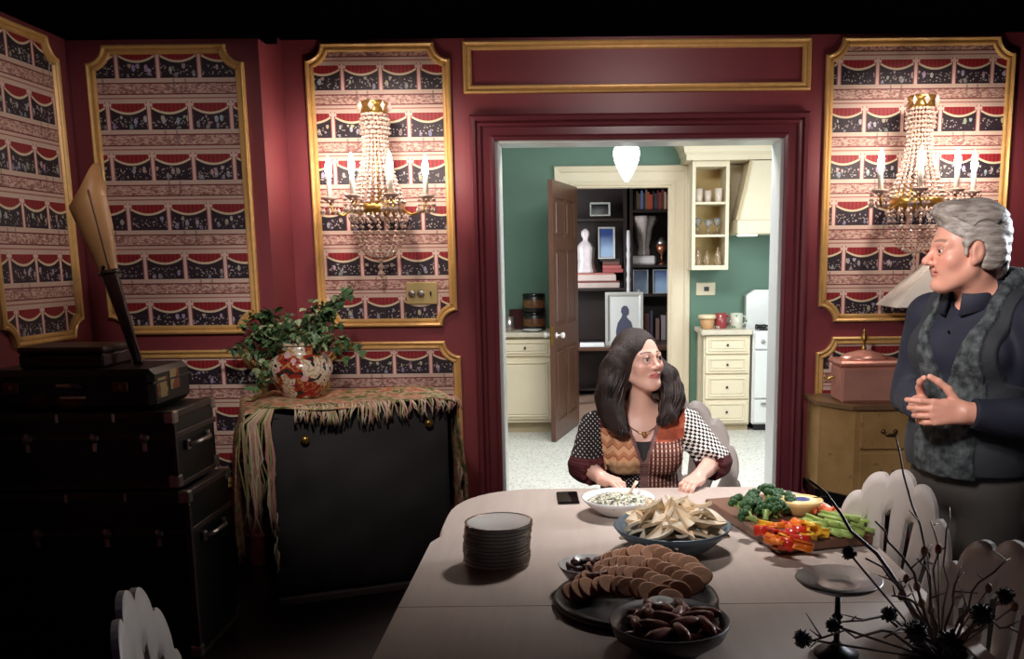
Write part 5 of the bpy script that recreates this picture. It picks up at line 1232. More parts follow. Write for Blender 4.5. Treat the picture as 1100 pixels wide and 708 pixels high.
class Sdf:
    """ordered smooth unions and cuts; far pieces are skipped block by block"""
    def __init__(s): s.ops = []
    def add(s, f, k=0.015): s.ops.append((0, f, k)); return s
    def cut(s, f, k=0.008): s.ops.append((1, f, k)); return s
    def chain(s, pts, rs, k=0.015):
        for i in range(len(pts) - 1): s.add(cap(pts[i], pts[i + 1], rs[i], rs[i + 1]), k)
        return s
    def ev(s, p, use=None):
        d = np.full(len(p), 1e3)
        for i, (o, f, k) in enumerate(s.ops):
            if use is not None and not use[i]: continue
            q = f(p); d = smin(d, q, k) if o == 0 else -smin(-d, q, k)
        return d
def mesh_sdf(sdf, lo, hi, h, post=None, offset=0.0, B=12):
    """surface nets over the blocks that the surface crosses; post(p, d) can trim the field"""
    lo = np.array(lo, float); nb = np.ceil((np.array(hi, float) - lo) / (h * B)).astype(int); n = nb * B + 1
    g = np.stack(np.meshgrid(*[np.arange(m) for m in nb], indexing='ij'), -1).reshape(-1, 3)
    ctr = lo + (g + 0.5) * B * h; rad = B * h * 0.87
    full = np.array([f(ctr) for o, f, k in sdf.ops]); dc = sdf.ev(ctr)
    D = np.empty(n, np.float32)
    keep = np.abs(dc - offset) < rad * 1.5 + 0.02
    if post is not None: keep |= False
    for (i, j, k), d in zip(g[~keep], dc[~keep]): D[i * B:i * B + B + 1, j * B:j * B + B + 1, k * B:k * B + B + 1] = d - offset
    loc = np.stack(np.meshgrid(*[np.arange(B + 1)] * 3, indexing='ij'), -1).reshape(-1, 3) * h
    for idx in np.nonzero(keep)[0]:
        i, j, k = g[idx]; p = lo + g[idx] * B * h + loc
        use = full[:, idx] < rad + 0.07
        d = sdf.ev(p, use) - offset
        if post is not None: d = post(p, d)
        D[i * B:i * B + B + 1, j * B:j * B + B + 1, k * B:k * B + B + 1] = d.reshape((B + 1,) * 3)
    if post is not None:
        pass
    I = D < 0
    c8 = [I[a:n[0] - 1 + a, b:n[1] - 1 + b, c:n[2] - 1 + c] for a in (0, 1) for b in (0, 1) for c in (0, 1)]
    al = c8[0].copy(); an = c8[0].copy()
    for q in c8[1:]: al &= q; an |= q
    act = an & ~al
    cells = np.argwhere(act); vid = np.full(act.shape, -1, np.int32); vid[act] = np.arange(len(cells))
    acc = np.zeros((len(cells), 3)); cnt = np.zeros(len(cells))
    corners = np.array([(a, b, c) for a in (0, 1) for b in (0, 1) for c in (0, 1)])
    val = np.array([D[tuple((cells + c).T)] for c in corners]).T
    for a in range(8):
        for b in range(a + 1, 8):
            if np.abs(corners[a] - corners[b]).sum() != 1: continue
            m = (val[:, a] < 0) != (val[:, b] < 0)
            t = np.where(m, val[:, a] / (val[:, a] - val[:, b] + 1e-12), 0)
            pt = corners[a] + t[:, None] * (corners[b] - corners[a])
            acc[m] += pt[m]; cnt[m] += 1
    V = lo + (cells + acc / np.maximum(cnt, 1)[:, None]) * h
    faces = []
    for ax in range(3):
        o1, o2 = (ax + 1) % 3, (ax + 2) % 3
        s0 = [slice(1, -1)] * 3; s0[ax] = slice(0, n[ax] - 1); s1 = list(s0); s1[ax] = slice(1, n[ax])
        A, Bq = I[tuple(s0)], I[tuple(s1)]; ch = A != Bq
        e = np.argwhere(ch); off = np.ones(3, int); off[ax] = 0; e = e + off
        d1 = np.zeros(3, int); d1[o1] = 1; d2 = np.zeros(3, int); d2[o2] = 1
        q = np.stack([vid[tuple((e - d1 - d2).T)], vid[tuple((e - d2).T)], vid[tuple(e.T)], vid[tuple((e - d1).T)]], 1)
        fl = ~A[ch]
        q[fl] = q[fl][:, ::-1]; faces.append(q)
    Fq = np.concatenate(faces); Fq = Fq[(Fq >= 0).all(1)]
    return V, Fq
def np_mesh(name, V, Fq, mats, parent, colors=None, midx=None):
    me = bpy.data.meshes.new(name)
    me.vertices.add(len(V)); me.vertices.foreach_set('co', V.astype(np.float32).ravel())
    me.loops.add(Fq.size); me.loops.foreach_set('vertex_index', Fq.ravel().astype(np.int32))
    me.polygons.add(len(Fq)); me.polygons.foreach_set('loop_start', np.arange(0, Fq.size, 4, dtype=np.int32))
    for q in (mats if isinstance(mats, list) else [mats]): me.materials.append(q)
    me.update(calc_edges=True)
    me.polygons.foreach_set('use_smooth', np.ones(len(Fq), bool))
    if midx is not None: me.polygons.foreach_set('material_index', midx.astype(np.int32))
    if colors is not None:
        at_ = me.color_attributes.new('tint', 'FLOAT_COLOR', 'POINT')
        at_.data.foreach_set('color', np.concatenate([colors, np.ones((len(V), 1))], 1).astype(np.float32).ravel())
    me.validate(); me.update()
    return link(name, me, parent)
def skin_mat(name, rough=0.45):
    m = Mat(name, rough); m.set('Subsurface Weight', 0.12); m.set('Subsurface Radius', (0.01, 0.004, 0.002)); m.set('Subsurface Scale', 0.5)
    a = m.attr('tint'); n = m.noise(60, 3)
    m.set('Base Color', m.mix(a.outputs['Color'], (1, 0.86, 0.82), n * 0.10 - 0.02, 'MULTIPLY')); m.bump(m.noise(420, 2), 0.06, 0.001)
    return m.m
def rotz_frame(ang, pitch=0.0, roll=0.0):
    """columns: lateral (person's left), forward, up; ang is the heading from -y turned towards -x"""
    f = np.array([-math.sin(ang) * math.cos(pitch), -math.cos(ang) * math.cos(pitch), math.sin(pitch)])
    l = np.cross([0, 0, 1.0], f); l = unit(l); u = np.cross(f, l)
    l2 = l * math.cos(roll) + u * math.sin(roll); u2 = np.cross(f, l2)
    return np.stack([l2, f, u2], 1)
def head_sdf(S_, C, R, sc, male):
    T = lambda p: C + R @ (np.array(p, float) * sc)
    e = lambda c, r: ellp(T(c), np.array(r) * sc, R)
    cp = lambda a, b, ra, rb=None: cap(T(a), T(b), ra * sc, None if rb is None else rb * sc)
    S_.add(e((0, -0.015, 0.042), (0.074, 0.095, 0.086)), 0.02)
    S_.add(e((0, 0.028, -0.018), (0.062, 0.062, 0.088)), 0.03)
    for s in (-1, 1):
        S_.add(cp((s * 0.052, 0.005, -0.052), (s * 0.02, 0.058, -0.094), 0.018 if male else 0.017), 0.03)
        S_.add(e((s * 0.040, 0.056, -0.026), (0.026, 0.024, 0.024)), 0.022)
        S_.add(cp((s * 0.045, 0.070, 0.018), (s * 0.012, 0.083, 0.020), 0.010 if male else 0.008), 0.018)
    S_.add(e((0, 0.068 if male else 0.062, -0.096), (0.024, 0.024, 0.019)), 0.022)
    if male:
        for s in (-1, 1): S_.add(cp((s * 0.026, 0.070, -0.052), (s * 0.03, 0.045, -0.085), 0.016), 0.02)
    for s in (-1, 1): S_.cut(e((s * 0.033, 0.094, 0.001), (0.019, 0.014, 0.012)), 0.014)
    nb = 0.0112 if male else 0.0088
    S_.add(cp((0, 0.085, 0.010), (0, 0.104 if not male else 0.110, -0.026), 0.0075, nb * 0.85), 0.012)
    S_.add(e((0, 0.105 if not male else 0.110, -0.029), (nb * 0.95, nb, nb * 0.95)), 0.008)
    for s in (-1, 1): S_.add(e((s * 0.0108, 0.095, -0.034), (0.0075, 0.010, 0.007)), 0.007)
    # lips
    lo_ = 0.004 if male else 0.0
    S_.add(cp((-0.026, 0.080, -0.0565), (0, 0.0915 - lo_, -0.0555), 0.0042, 0.0055), 0.006); S_.add(cp((0.026, 0.080, -0.0565), (0, 0.0915 - lo_, -0.0555), 0.0042, 0.0055), 0.006)
    S_.add(cp((-0.016, 0.081, -0.066), (0.016, 0.081, -0.066), 0.006), 0.007); S_.add(e((0, 0.087 - lo_, -0.0665), (0.013, 0.007, 0.0058)), 0.007)
    S_.cut(cp((-0.024, 0.085, -0.0600), (0.024, 0.085, -0.0600), 0.0024), 0.004)
    # eyelids around the eyeballs
    for s in (-1, 1):
        uz = 0.0075 if male else 0.0112
        S_.add(cp((s * 0.019, 0.0835, 0.005), (s * 0.033, 0.0885, uz), 0.003), 0.005); S_.add(cp((s * 0.033, 0.0885, uz), (s * 0.048, 0.078, 0.005), 0.003), 0.005)
        S_.add(cp((s * 0.020, 0.0835, -0.004), (s * 0.033, 0.086, -0.0085), 0.0024), 0.005); S_.add(cp((s * 0.033, 0.086, -0.0085), (s * 0.046, 0.079, -0.002), 0.0026), 0.005)
    # ears
    for s in (-1, 1):
        S_.add(e((s * 0.076, -0.006, -0.004), (0.010, 0.019, 0.031)), 0.008); S_.cut(e((s * 0.087, -0.003, 0.000), (0.006, 0.010, 0.017)), 0.005)
        S_.add(e((s * 0.074, 0.003, -0.030), (0.008, 0.009, 0.010)), 0.008)
    return T
def face_tint(P, C, R, sc, base, lip, brow, cheek, male):
    q = (P - C) @ R / sc
    col = np.tile(np.array(lin(base)), (len(P), 1))
    def blend(c, w): nonlocal col; w = np.clip(w, 0, 1)[:, None]; col = col * (1 - w) + np.array(lin(c)) * w
    x, y, z = np.abs(q[:, 0]), q[:, 1], q[:, 2]
    inh = (np.linalg.norm(q, axis=1) < 0.16)
    blend(cheek, inh * 0.32 * np.exp(-((x - 0.042) ** 2 + (z + 0.028) ** 2) / 0.0006) * (y > 0.02))
    blend(cheek, inh * (0.25 if male else 0.12) * np.exp(-(x ** 2 + (z + 0.03) ** 2) / 0.00018) * (y > 0.09))
    lw = np.clip(1.25 - ((x / 0.026) ** 2 + ((z + 0.0605 + 0.003 * (x / 0.02)) / 0.0105) ** 2), 0, 0.35) / 0.35
    blend(lip, inh * lw * (y > 0.068) * (0.6 if male else 0.95))
    bz = 0.0265 + 0.004 * np.sin(np.clip((x - 0.012) / 0.04, 0, 1) * PI)
    blend(brow, inh * np.clip(1.6 - np.abs(z - bz) / 0.0035, 0, 1) * (x > 0.012) * (x < 0.052) * (y > 0.04) * (0.75 if male else 0.9))
    lid = np.clip(1.5 - np.abs(z - 0.0098 + 0.12 * np.maximum(0, x - 0.038)) / 0.0030, 0, 1) * (x > 0.018) * (x < 0.05) * (y > 0.07)
    blend((40, 26, 26) if not male else (120, 70, 60), inh * lid * (0.85 if not male else 0.5))
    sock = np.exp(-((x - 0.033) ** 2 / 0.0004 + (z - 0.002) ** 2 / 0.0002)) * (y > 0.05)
    blend(tuple(v * 0.72 for v in base), inh * sock * 0.4)  # shade of the eye sockets painted into the skin
    return col
def eyes(parent, T, R, sc, gaze, iris, open_z=0.0):
    white, im, pm_ = plain('eye_white', (206, 198, 192), 0.15, var=0.02), plain('iris_' + iris[0], iris[1], 0.1, var=0.1), plain('pupil', (8, 8, 8), 0.1)
    g = unit(gaze); a = unit(np.cross(g, [0.2, 0.1, 1])); b = np.cross(g, a); rot = Matrix([[a[i], b[i], g[i]] for i in range(3)])
    for s in (-1, 1):
        mb = MB(); mb.ell((0, 0, 0), 0.0136 * sc, 20, 28, mat=rot)
        mid = []
        for f in mb.f:
            c = np.mean([mb.v[i] for i in f], axis=0); an = math.acos(max(-1, min(1, unit(c) @ g)))
            mid.append(2 if an < 0.32 else 1 if an < 0.62 else 0)
        mb.m = mid; mb.obj('eye', [white, im, pm_], parent, tuple(T((s * 0.033, 0.0745, 0.001))))
def hand_sdf(S_, W, d, n, curls, thumb_dir, s_sign=1, sc=1.0, spread=0.06):
    """d: wrist to knuckles, n: palm normal; s: towards the thumb; curls per finger: three joint angles"""
    d, n = unit(d), unit(n); n = unit(n - d * (n @ d)); s = np.cross(d, n) * s_sign; W = np.array(W, float)
    kn = [W + (d * L + s * o) * sc for L, o in ((0.086, 0.027), (0.090, 0.009), (0.086, -0.009), (0.078, -0.026))]
    for i, k in enumerate(kn): S_.add(cap(W + s * (0.014 - 0.0095 * i) * sc + d * 0.008, k, 0.0145 * sc, 0.0105 * sc), 0.012)
    S_.add(cap(W + s * 0.02 * sc + d * 0.02 * sc + n * 0.008, W + s * 0.022 * sc + d * 0.05 * sc + n * 0.008, 0.015 * sc), 0.014)
    for i, (k, L) in enumerate(zip(kn, (0.074, 0.082, 0.076, 0.060))):
        a = 0; p = k; r0 = (0.0092, 0.0094, 0.0088, 0.0078)[i] * sc; dd = unit(d + s * spread * (1.5 - i))
        for j, fr_ in enumerate((0.46, 0.30, 0.24)):
            a += curls[i][j]; v = dd * math.cos(a) + n * math.sin(a); q = p + v * L * fr_ * sc
            S_.add(cap(p, q, r0 * (1 - 0.09 * j), r0 * (1 - 0.09 * (j + 1))), 0.003); p = q
    t = unit(thumb_dir[0]); p = W + (d * 0.022 + s * 0.026 + n * 0.006) * sc
    for L, v, r_ in ((0.042, t, 0.0125), (0.033, unit(thumb_dir[1]), 0.0105), (0.026, unit(thumb_dir[2]), 0.0092)):
        q = p + v * L * sc; S_.add(cap(p, q, r_ * sc, r_ * 0.88 * sc), 0.005); p = q
    return kn
def strands(mb, paths, r, n=5, mats=1):
    for kk, p in enumerate(paths): mb.tube(p, m=(kk * 7 % mats), n=n, r=[r * (0.5 + 0.8 * math.sin(PI * min(1, 0.2 + 0.75 * i / (len(p) - 1)))) for i in range(len(p))])

# ------------------------------------------------------------------ the woman at the table
wo = thing('person', 'seated woman with long dark wavy hair in a patchwork knit cardigan', 'person', (0, 0, 0))
WC, WR, WS = np.array([0.232, 3.365, 1.180]), rotz_frame(math.radians(-38), 0.16, 0.03), 0.93
Bd = Sdf()
def w_torso(S_):
    S_.add(ellp((0.245, 3.43, 0.86), (0.148, 0.095, 0.15)), 0.03).add(ellp((0.245, 3.44, 0.66), (0.135, 0.10, 0.18)), 0.05)
    S_.add(cap((0.10, 3.43, 0.935), (0.39, 3.43, 0.940), 0.046), 0.04)
    for x in (0.178, 0.318): S_.add(ellp((x, 3.345, 0.835), (0.066, 0.058, 0.066)), 0.03)
    S_.add(cap((0.17, 3.44, 0.96), (0.225, 3.42, 1.02), 0.03), 0.04).add(cap((0.32, 3.44, 0.96), (0.255, 3.42, 1.02), 0.03), 0.04)
SHR, ELR, WRR = (0.072, 3.43, 0.925), (0.035, 3.325, 0.805), (0.085, 3.222, 0.786)     # her right arm (left in the picture)
SHL, ELL, WRL = (0.418, 3.43, 0.932), (0.508, 3.335, 0.812), (0.436, 3.218, 0.785)
def w_arms(S_, k=0.02):
    for a, b, c in ((SHR, ELR, WRR), (SHL, ELL, WRL)):
        S_.chain([a, b], [0.047, 0.040], 0.03).chain([b, c], [0.038, 0.025], k)
w_torso(Bd)
Bd.add(cap((0.245, 3.42, 0.96), (0.236, 3.375, 1.11), 0.044, 0.040), 0.03)
TW = head_sdf(Bd, WC, WR, WS, False)
w_arms(Bd)
cw = [(0.35, 0.6, 0.4), (0.40, 0.65, 0.4), (0.45, 0.65, 0.4), (0.5, 0.65, 0.4)]
hand_sdf(Bd, WRR, (0.72, -0.66, -0.10), (0.1, 0.0, -1), cw, ((0.6, -0.1, 0.05), (0.9, -0.35, -0.1), (0.9, -0.4, -0.15)), -1, 0.88)
hand_sdf(Bd, WRL, (-0.55, -0.80, -0.12), (-0.1, 0.0, -1), cw, ((-0.65, -0.1, 0.05), (-0.8, -0.45, -0.1), (-0.8, -0.5, -0.15)), 1, 0.88)
V, Fq = mesh_sdf(Bd, (-0.03, 3.06, 0.48), (0.58, 3.56, 1.33), 0.0027)
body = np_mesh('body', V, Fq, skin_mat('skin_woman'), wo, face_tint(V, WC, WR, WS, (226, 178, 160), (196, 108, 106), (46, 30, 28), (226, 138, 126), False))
eyes(wo, TW, WR, WS, WR @ np.array([0.30, 1, 0.12]), ('dark', (44, 28, 22)))
# cardigan
Cg = Sdf(); w_torso(Cg); Cg.add(ellp((0.245, 3.44, 0.62), (0.15, 0.115, 0.14)), 0.04)
for a, b, c, e_ in ((SHR, ELR, WRR, 0.62), (SHL, ELL, WRL, 0.30)):
    a, b, c = map(np.array, (a, b, c)); m_ = b + (c - b) * e_
    Cg.chain([a, b], [0.050, 0.050], 0.03).chain([b, m_], [0.050, 0.049 if e_ < 0.5 else 0.042], 0.02)
def vneck(p):
    hw = np.clip((p[:, 2] - 0.812) * 0.36, 0, 0.075)
    return np.maximum(np.maximum(np.abs(p[:, 0] - 0.247) - hw, p[:, 1] - 3.43), 0.815 - p[:, 2])
def w_post(p, d):
    d = np.maximum(d, -vneck(p))
    neck = np.linalg.norm((p - np.array([0.243, 3.415, 1.0])) * np.array([1, 1, 0.3]), axis=1) - 0.062
    d = np.maximum(d, -np.where(p[:, 2] > 0.945, neck, 1.0))
    for b, c, e_ in ((ELR, WRR, 0.62), (ELL, WRL, 0.30)):                 # sleeve ends
        b, c = np.array(b), np.array(c); ax = unit(c - b); m_ = b + (c - b) * e_
        t = (p - m_) @ ax; near = (np.linalg.norm(p - m_, axis=1) < 0.10) & (np.abs(p[:, 0] - 0.247) > 0.10)
        d = np.where(near, np.maximum(d, t - 0.004 * np.sin(np.arctan2(p[:, 2] - m_[2], p[:, 0] - m_[0]) * 9)), d)
    # knit waves
    return np.maximum(d, 0.52 - p[:, 2]) + 0.0012 * np.sin(p[:, 2] * 160)
V, Fq = mesh_sdf(Cg, (-0.06, 3.12, 0.48), (0.62, 3.60, 1.06), 0.0042, w_post, offset=0.010)
fc = V[Fq].mean(1); x, y, z = fc.T
arm_l = x > 0.392 + (z - 0.85) * 0.10; arm_r = x < 0.100 - (z - 0.85) * 0.10
cen = 0.247
hwv = np.clip((z - 0.812) * 0.36, 0, 0.075)
band = (np.abs(np.abs(x - cen) - hwv) < 0.013) & (y < 3.44) & (z < 0.99) | ((np.abs(x - cen - 0.004) < 0.016) & (z < 0.83) & (y < 3.44))
mi = np.where(x < cen, np.where(z > 0.772, 0, 1), np.where(z > 0.892, 2, 3))
mi = np.where((x < cen) & (z > 0.935 - (x - 0.1) * 0.15), 5, mi)
mi = np.where(arm_l, np.where(z > 0.822 + (x - 0.46) * 0.25, 4, 5), mi)
mi = np.where(arm_r, np.where(z > 0.845, 6, 5), mi)
mi = np.where(band & ~arm_l & ~arm_r, 7, mi)
def knit(name, fn, rough=0.85):
    m = Mat(name, rough); x, y, z = m.xyz(); m.set('Base Color', fn(m, x, y, z)); m.bump(m.noise(300, 2), 0.35, 0.003); return m.m
tri = lambda e: (e.fract() - 0.5).abs()
def zig(m, x, y, z):
    t = z * 26.0 + tri(x * 26.0) * 0.9
    c = m.mix(lin((196, 132, 96)), lin((222, 168, 128)), t.fract().gt(0.5)); c = m.mix(c, lin((150, 84, 60)), t.fract().lt(0.10)); return m.mix(c, lin((190, 170, 130)), (z.lt(0.825)) * 0.45)
def dots(m, x, y, z): return m.mix(lin((26, 20, 24)), lin((216, 204, 196)), tri(x * 62.0 + z * 62.0).lt(0.14) * tri(x * 62.0 - z * 62.0).lt(0.2))
def rust(m, x, y, z): return m.mix(lin((150, 62, 40)), lin((200, 106, 76)), m.noise(50, 3))
def gridp(m, x, y, z):
    c = m.mix(lin((88, 34, 36)), lin((206, 176, 152)), tri(x * 66.0).lt(0.19) * tri(z * 66.0).gt(0.12)); return m.mix(c, lin((120, 62, 54)), tri(z * 66.0).lt(0.14) * 0.7)
def hound(m, x, y, z):
    a, b = (x + y * 0.4) * 44.0 + z * 26.0, z * 44.0 - x * 26.0
    ch_ = (a.fract().gt(0.5) - b.fract().gt(0.5)).abs(); return m.mix(lin((18, 14, 18)), lin((232, 224, 218)), ch_)
def maroonk(m, x, y, z): return m.mix(lin((62, 20, 26)), lin((98, 36, 38)), tri(z * 90.0).lt(0.2) * 0.6 + m.noise(40, 2) * 0.4)
def bandc(m, x, y, z): return m.mix(lin((112, 76, 74)), lin((140, 104, 100)), tri(z * 150.0).lt(0.25))
kn_m = [knit('knit_zigzag', zig), knit('knit_dots', dots), knit('knit_rust', rust), knit('knit_grid', gridp), knit('knit_check', hound), knit('knit_maroon', maroonk), knit('knit_small_check', dots), knit('knit_band', bandc)]
np_mesh('cardigan', V, Fq, kn_m, wo, midx=mi)['label'] = 'patchwork cardigan of peach zigzag, rust, grid and black check knit'
# black top in the neckline
Tp = Sdf(); w_torso(Tp)
V, Fq = mesh_sdf(Tp, (0.14, 3.24, 0.74), (0.36, 3.46, 0.94), 0.005, lambda p, d: np.maximum(np.maximum(np.maximum(d, p[:, 2] - 0.888 - 4.0 * (p[:, 0] - 0.247) ** 2), p[:, 1] - 3.42), np.abs(p[:, 0] - 0.247) - 0.006 - np.clip((p[:, 2] - 0.80) * 0.38, 0, 1)), offset=0.004)
np_mesh('tank_top', V, Fq, black_cloth, wo)
# necklace
nk = MB(); nk.tube([(0.247 + 0.062 * math.sin(a), 3.385 - 0.055 * math.cos(a) * 0.9 - (0.012 if abs(a) < 0.4 else 0), 0.925 + 0.055 * (1 - math.cos(a)) * 0.9) for a in np.linspace(-1.9, 1.9, 25)], 0.0018, 5)
nk.ell((0.250, 3.323, 0.918), (0.009, 0.005, 0.010), 8, 6); nk.obj('necklace', brass, wo)
# trousers and shoes under the table
Tr = Sdf(); Tr.add(ellp((0.245, 3.45, 0.56), (0.17, 0.14, 0.11)), 0.04)
for s in (-1, 1): Tr.chain([(0.245 + s * 0.09, 3.44, 0.55), (0.245 + s * 0.10, 3.02, 0.55)], [0.085, 0.062], 0.03).chain([(0.245 + s * 0.10, 3.02, 0.55), (0.245 + s * 0.10, 3.06, 0.10)], [0.060, 0.042], 0.03)
V, Fq = mesh_sdf(Tr, (0.02, 2.90, 0.06), (0.47, 3.64, 0.70), 0.011); np_mesh('trousers', V, Fq, plain('dark_denim', (36, 36, 46), 0.8), wo)
for s in (-1, 1):
    Sh = Sdf(); Sh.chain([(0.245 + s * 0.10, 3.07, 0.045), (0.245 + s * 0.105, 2.90, 0.035)], [0.045, 0.034], 0.02)
    V, Fq = mesh_sdf(Sh, (0.245 + s * 0.10 - 0.08, 2.82, -0.04), (0.245 + s * 0.10 + 0.08, 3.16, 0.12), 0.008, lambda p, d: np.maximum(d, 0.001 - p[:, 2])); np_mesh('shoe', V, Fq, black_leather, wo)
# hair
hairm = Mat('dark_hair', 0.52); hn_ = hairm.noise(70, 3, stretch=(3, 3, 0.5)); hairm.set('Base Color', hairm.mix(lin((20, 13, 12)), lin((50, 32, 27)), hn_)); hairm.bump(hairm.noise(160, 3, stretch=(2.5, 2.5, 0.25)), 0.7, 0.006); hairm = hairm.m
H = Sdf(); tw = lambda *p: TW(p)
H.add(ellp(TW((0, -0.020, 0.038)), np.array((0.086, 0.104, 0.096)) * WS, WR), 0.02)
H.add(ellp(TW((0, -0.055, -0.03)), np.array((0.080, 0.070, 0.09)) * WS, WR), 0.03)
rr = random.Random(77)
left_ = [TW((-0.062, 0.010, 0.050)), np.array([0.155, 3.325, 1.175]), np.array([0.135, 3.305, 1.10]), np.array([0.128, 3.295, 1.03]), np.array([0.150, 3.285, 0.965]), np.array([0.168, 3.275, 0.925])]
left2 = [TW((-0.080, -0.03, 0.02)), np.array([0.140, 3.375, 1.14]), np.array([0.118, 3.365, 1.05]), np.array([0.122, 3.345, 0.98])]
left3 = [TW((-0.078, -0.01, 0.03)), np.array([0.145, 3.345, 1.15]), np.array([0.124, 3.325, 1.06]), np.array([0.126, 3.305, 1.0]), np.array([0.130, 3.30, 0.955])]
right_ = [TW((0.078, -0.02, 0.02)), np.array([0.335, 3.40, 1.12]), np.array([0.352, 3.375, 1.05]), np.array([0.338, 3.345, 0.985]), np.array([0.318, 3.335, 0.955])]
right2 = [TW((0.06, -0.07, 0.0)), np.array([0.345, 3.43, 1.10]), np.array([0.372, 3.405, 1.03]), np.array([0.362, 3.375, 0.985])]
back_ = [TW((0, -0.09, -0.02)), np.array([0.22, 3.48, 1.06]), np.array([0.23, 3.50, 0.98])]
H.chain(left_, [0.018, 0.034, 0.036, 0.032, 0.024, 0.008], 0.04).chain(left2, [0.03, 0.040, 0.036, 0.014], 0.03).chain(left3, [0.022, 0.036, 0.036, 0.03, 0.01], 0.04)
H.chain(right_, [0.03, 0.038, 0.036, 0.028, 0.010], 0.03).chain(right2, [0.03, 0.036, 0.030, 0.010], 0.03).chain(back_, [0.06, 0.06, 0.03], 0.04)
face_cut = ellp(TW((0.010, 0.098, -0.018)), np.array((0.061, 0.082, 0.104)) * WS, WR)
neck_cut = ellp((0.262, 3.335, 1.02), (0.050, 0.06, 0.085))
def hpost(p, d):
    d = np.maximum(d, -face_cut(p)); d = np.maximum(d, -neck_cut(p))
    return d + 0.0022 * np.sin((p[:, 0] * 1.0 + p[:, 1] * 0.8) * 120 + np.sin(p[:, 2] * 26) * 3.0) * np.clip((1.23 - p[:, 2]) / 0.1, 0.1, 1)
V, Fq = mesh_sdf(H, (0.02, 3.20, 0.88), (0.44, 3.58, 1.34), 0.0036, hpost)
hair = np_mesh('hair', V, Fq, hairm, wo)
sb_ = MB()
def lock_paths(ch, N, spread, sd):
    r_ = random.Random(sd); out = []
    ch = [np.array(c) for c in ch]
    for k in range(N):
        an = r_.uniform(0, 6.28); off = np.array([math.cos(an), math.sin(an), 0]) * spread * r_.uniform(0.8, 1.15); ph = r_.uniform(0, 6.28); amp = r_.uniform(0.004, 0.011); pts = []
        for i in range(13):
            t = i / 12 * (len(ch) - 1); j = min(int(t), len(ch) - 2); q = t - j
            p = ch[j] * (1 - q) + ch[j + 1] * q; w_ = math.sin(PI * min(1, 0.15 + i / 13))
            pts.append(p + off * min(1.0, 0.45 + i * 0.2) * max(0.25, 1.0 - 0.55 * max(0, i / 12 - 0.45) / 0.55) + np.array([amp * math.sin(ph + i * 0.9), amp * math.cos(ph + i * 0.8), 0]))
        if all(face_cut(np.array([q]))[0] > 0.004 for q in pts): out.append(pts)
    return out
for ch_, N, s in ((left_, 26, 1), (left2, 20, 2), (left3, 22, 3), (right_, 22, 4), (right2, 20, 5)): strands(sb_, lock_paths(ch_, N * 3, 0.036, s), 0.0034, 5, 3)
sb_.obj('hair_strands', [hairm, plain('hair_brown', (58, 36, 30), 0.45, var=0.2), plain('hair_black', (20, 13, 13), 0.4, var=0.2)], hair)['kind'] = 'stuff'
# ------------------------------------------------------------------ the man standing at the right
ma = thing('person', 'grey-haired man in a dark vest and navy shirt standing with clasped hands', 'person', (0, 0, 0))
MC, MR, MS = np.array([1.105, 2.665, 1.560]), rotz_frame(math.radians(91), 0.0, 0.0), 0.985
BA = math.radians(61); BF = np.array([-math.sin(BA), -math.cos(BA), 0]); BL = np.array([math.cos(BA), -math.sin(BA), 0]); BR = np.stack([BL, BF, [0, 0, 1.0]], 1)
B0 = np.array([1.175, 2.700, 0.0])
bp_ = lambda l, f, z: B0 + BL * l + BF * f + np.array([0, 0, z])
def m_torso(S_):
    S_.add(ellp(bp_(0, 0.0, 1.24), (0.175, 0.120, 0.20), BR), 0.04).add(ellp(bp_(0, 0.015, 1.03), (0.165, 0.130, 0.20), BR), 0.05)
    S_.add(cap(bp_(-0.165, -0.01, 1.365), bp_(0.165, -0.01, 1.365), 0.060), 0.05)
    S_.add(cap(bp_(-0.12, -0.02, 1.385), bp_(-0.03, -0.02, 1.44), 0.042), 0.05).add(cap(bp_(0.12, -0.02, 1.385), bp_(0.03, -0.02, 1.44), 0.042), 0.05)
    for s in (-1, 1): S_.add(ellp(bp_(s * 0.075, 0.085, 1.28), (0.08, 0.045, 0.06), BR), 0.04)
mSHL, mELL, mWRL = bp_(0.192, -0.005, 1.365), np.array([1.285, 2.455, 1.105]), np.array([1.055, 2.480, 1.128])
mSHR, mELR, mWRR = bp_(-0.188, -0.005, 1.365), np.array([1.065, 2.930, 1.115]), np.array([1.000, 2.665, 1.120])
Bm = Sdf(); m_torso(Bm)
Bm.add(cap(bp_(0, -0.01, 1.40), MC + MR @ np.array([0, -0.022, -0.07]), 0.062, 0.056), 0.03)
TMn = head_sdf(Bm, MC, MR, MS, True)
for a, b, c in ((mSHL, mELL, mWRL), (mSHR, mELR, mWRR)): Bm.chain([a, b], [0.055, 0.044], 0.03).chain([b, c], [0.043, 0.030], 0.02)
cl = [(0.10, 0.55, 0.45), (0.45, 0.75, 0.5), (0.55, 0.8, 0.5), (0.6, 0.8, 0.5)]
hand_sdf(Bm, mWRL, (-1.0, 0.02, 0.02), (0.05, 1.0, -0.12), cl, ((-0.55, 0.10, 0.85), (-0.75, 0.12, 0.62), (-0.85, 0.15, 0.5)), -1, 1.02)
cr = [(0.30, 0.7, 0.5), (0.40, 0.75, 0.5), (0.45, 0.8, 0.5), (0.5, 0.8, 0.5)]
hand_sdf(Bm, mWRR, (-0.36, -0.92, -0.06), (0.86, -0.36, 0.05), cr, ((-0.35, -0.45, 0.75), (-0.25, -0.75, 0.55), (0.05, -0.85, 0.5)), 1, 1.02)
V, Fq = mesh_sdf(Bm, (0.86, 2.36, 0.84), (1.42, 3.04, 1.74), 0.0026)
np_mesh('body', V, Fq, skin_mat('skin_man'), ma, face_tint(V, MC, MR, MS, (222, 160, 138), (176, 92, 84), (112, 96, 86), (214, 118, 104), True))
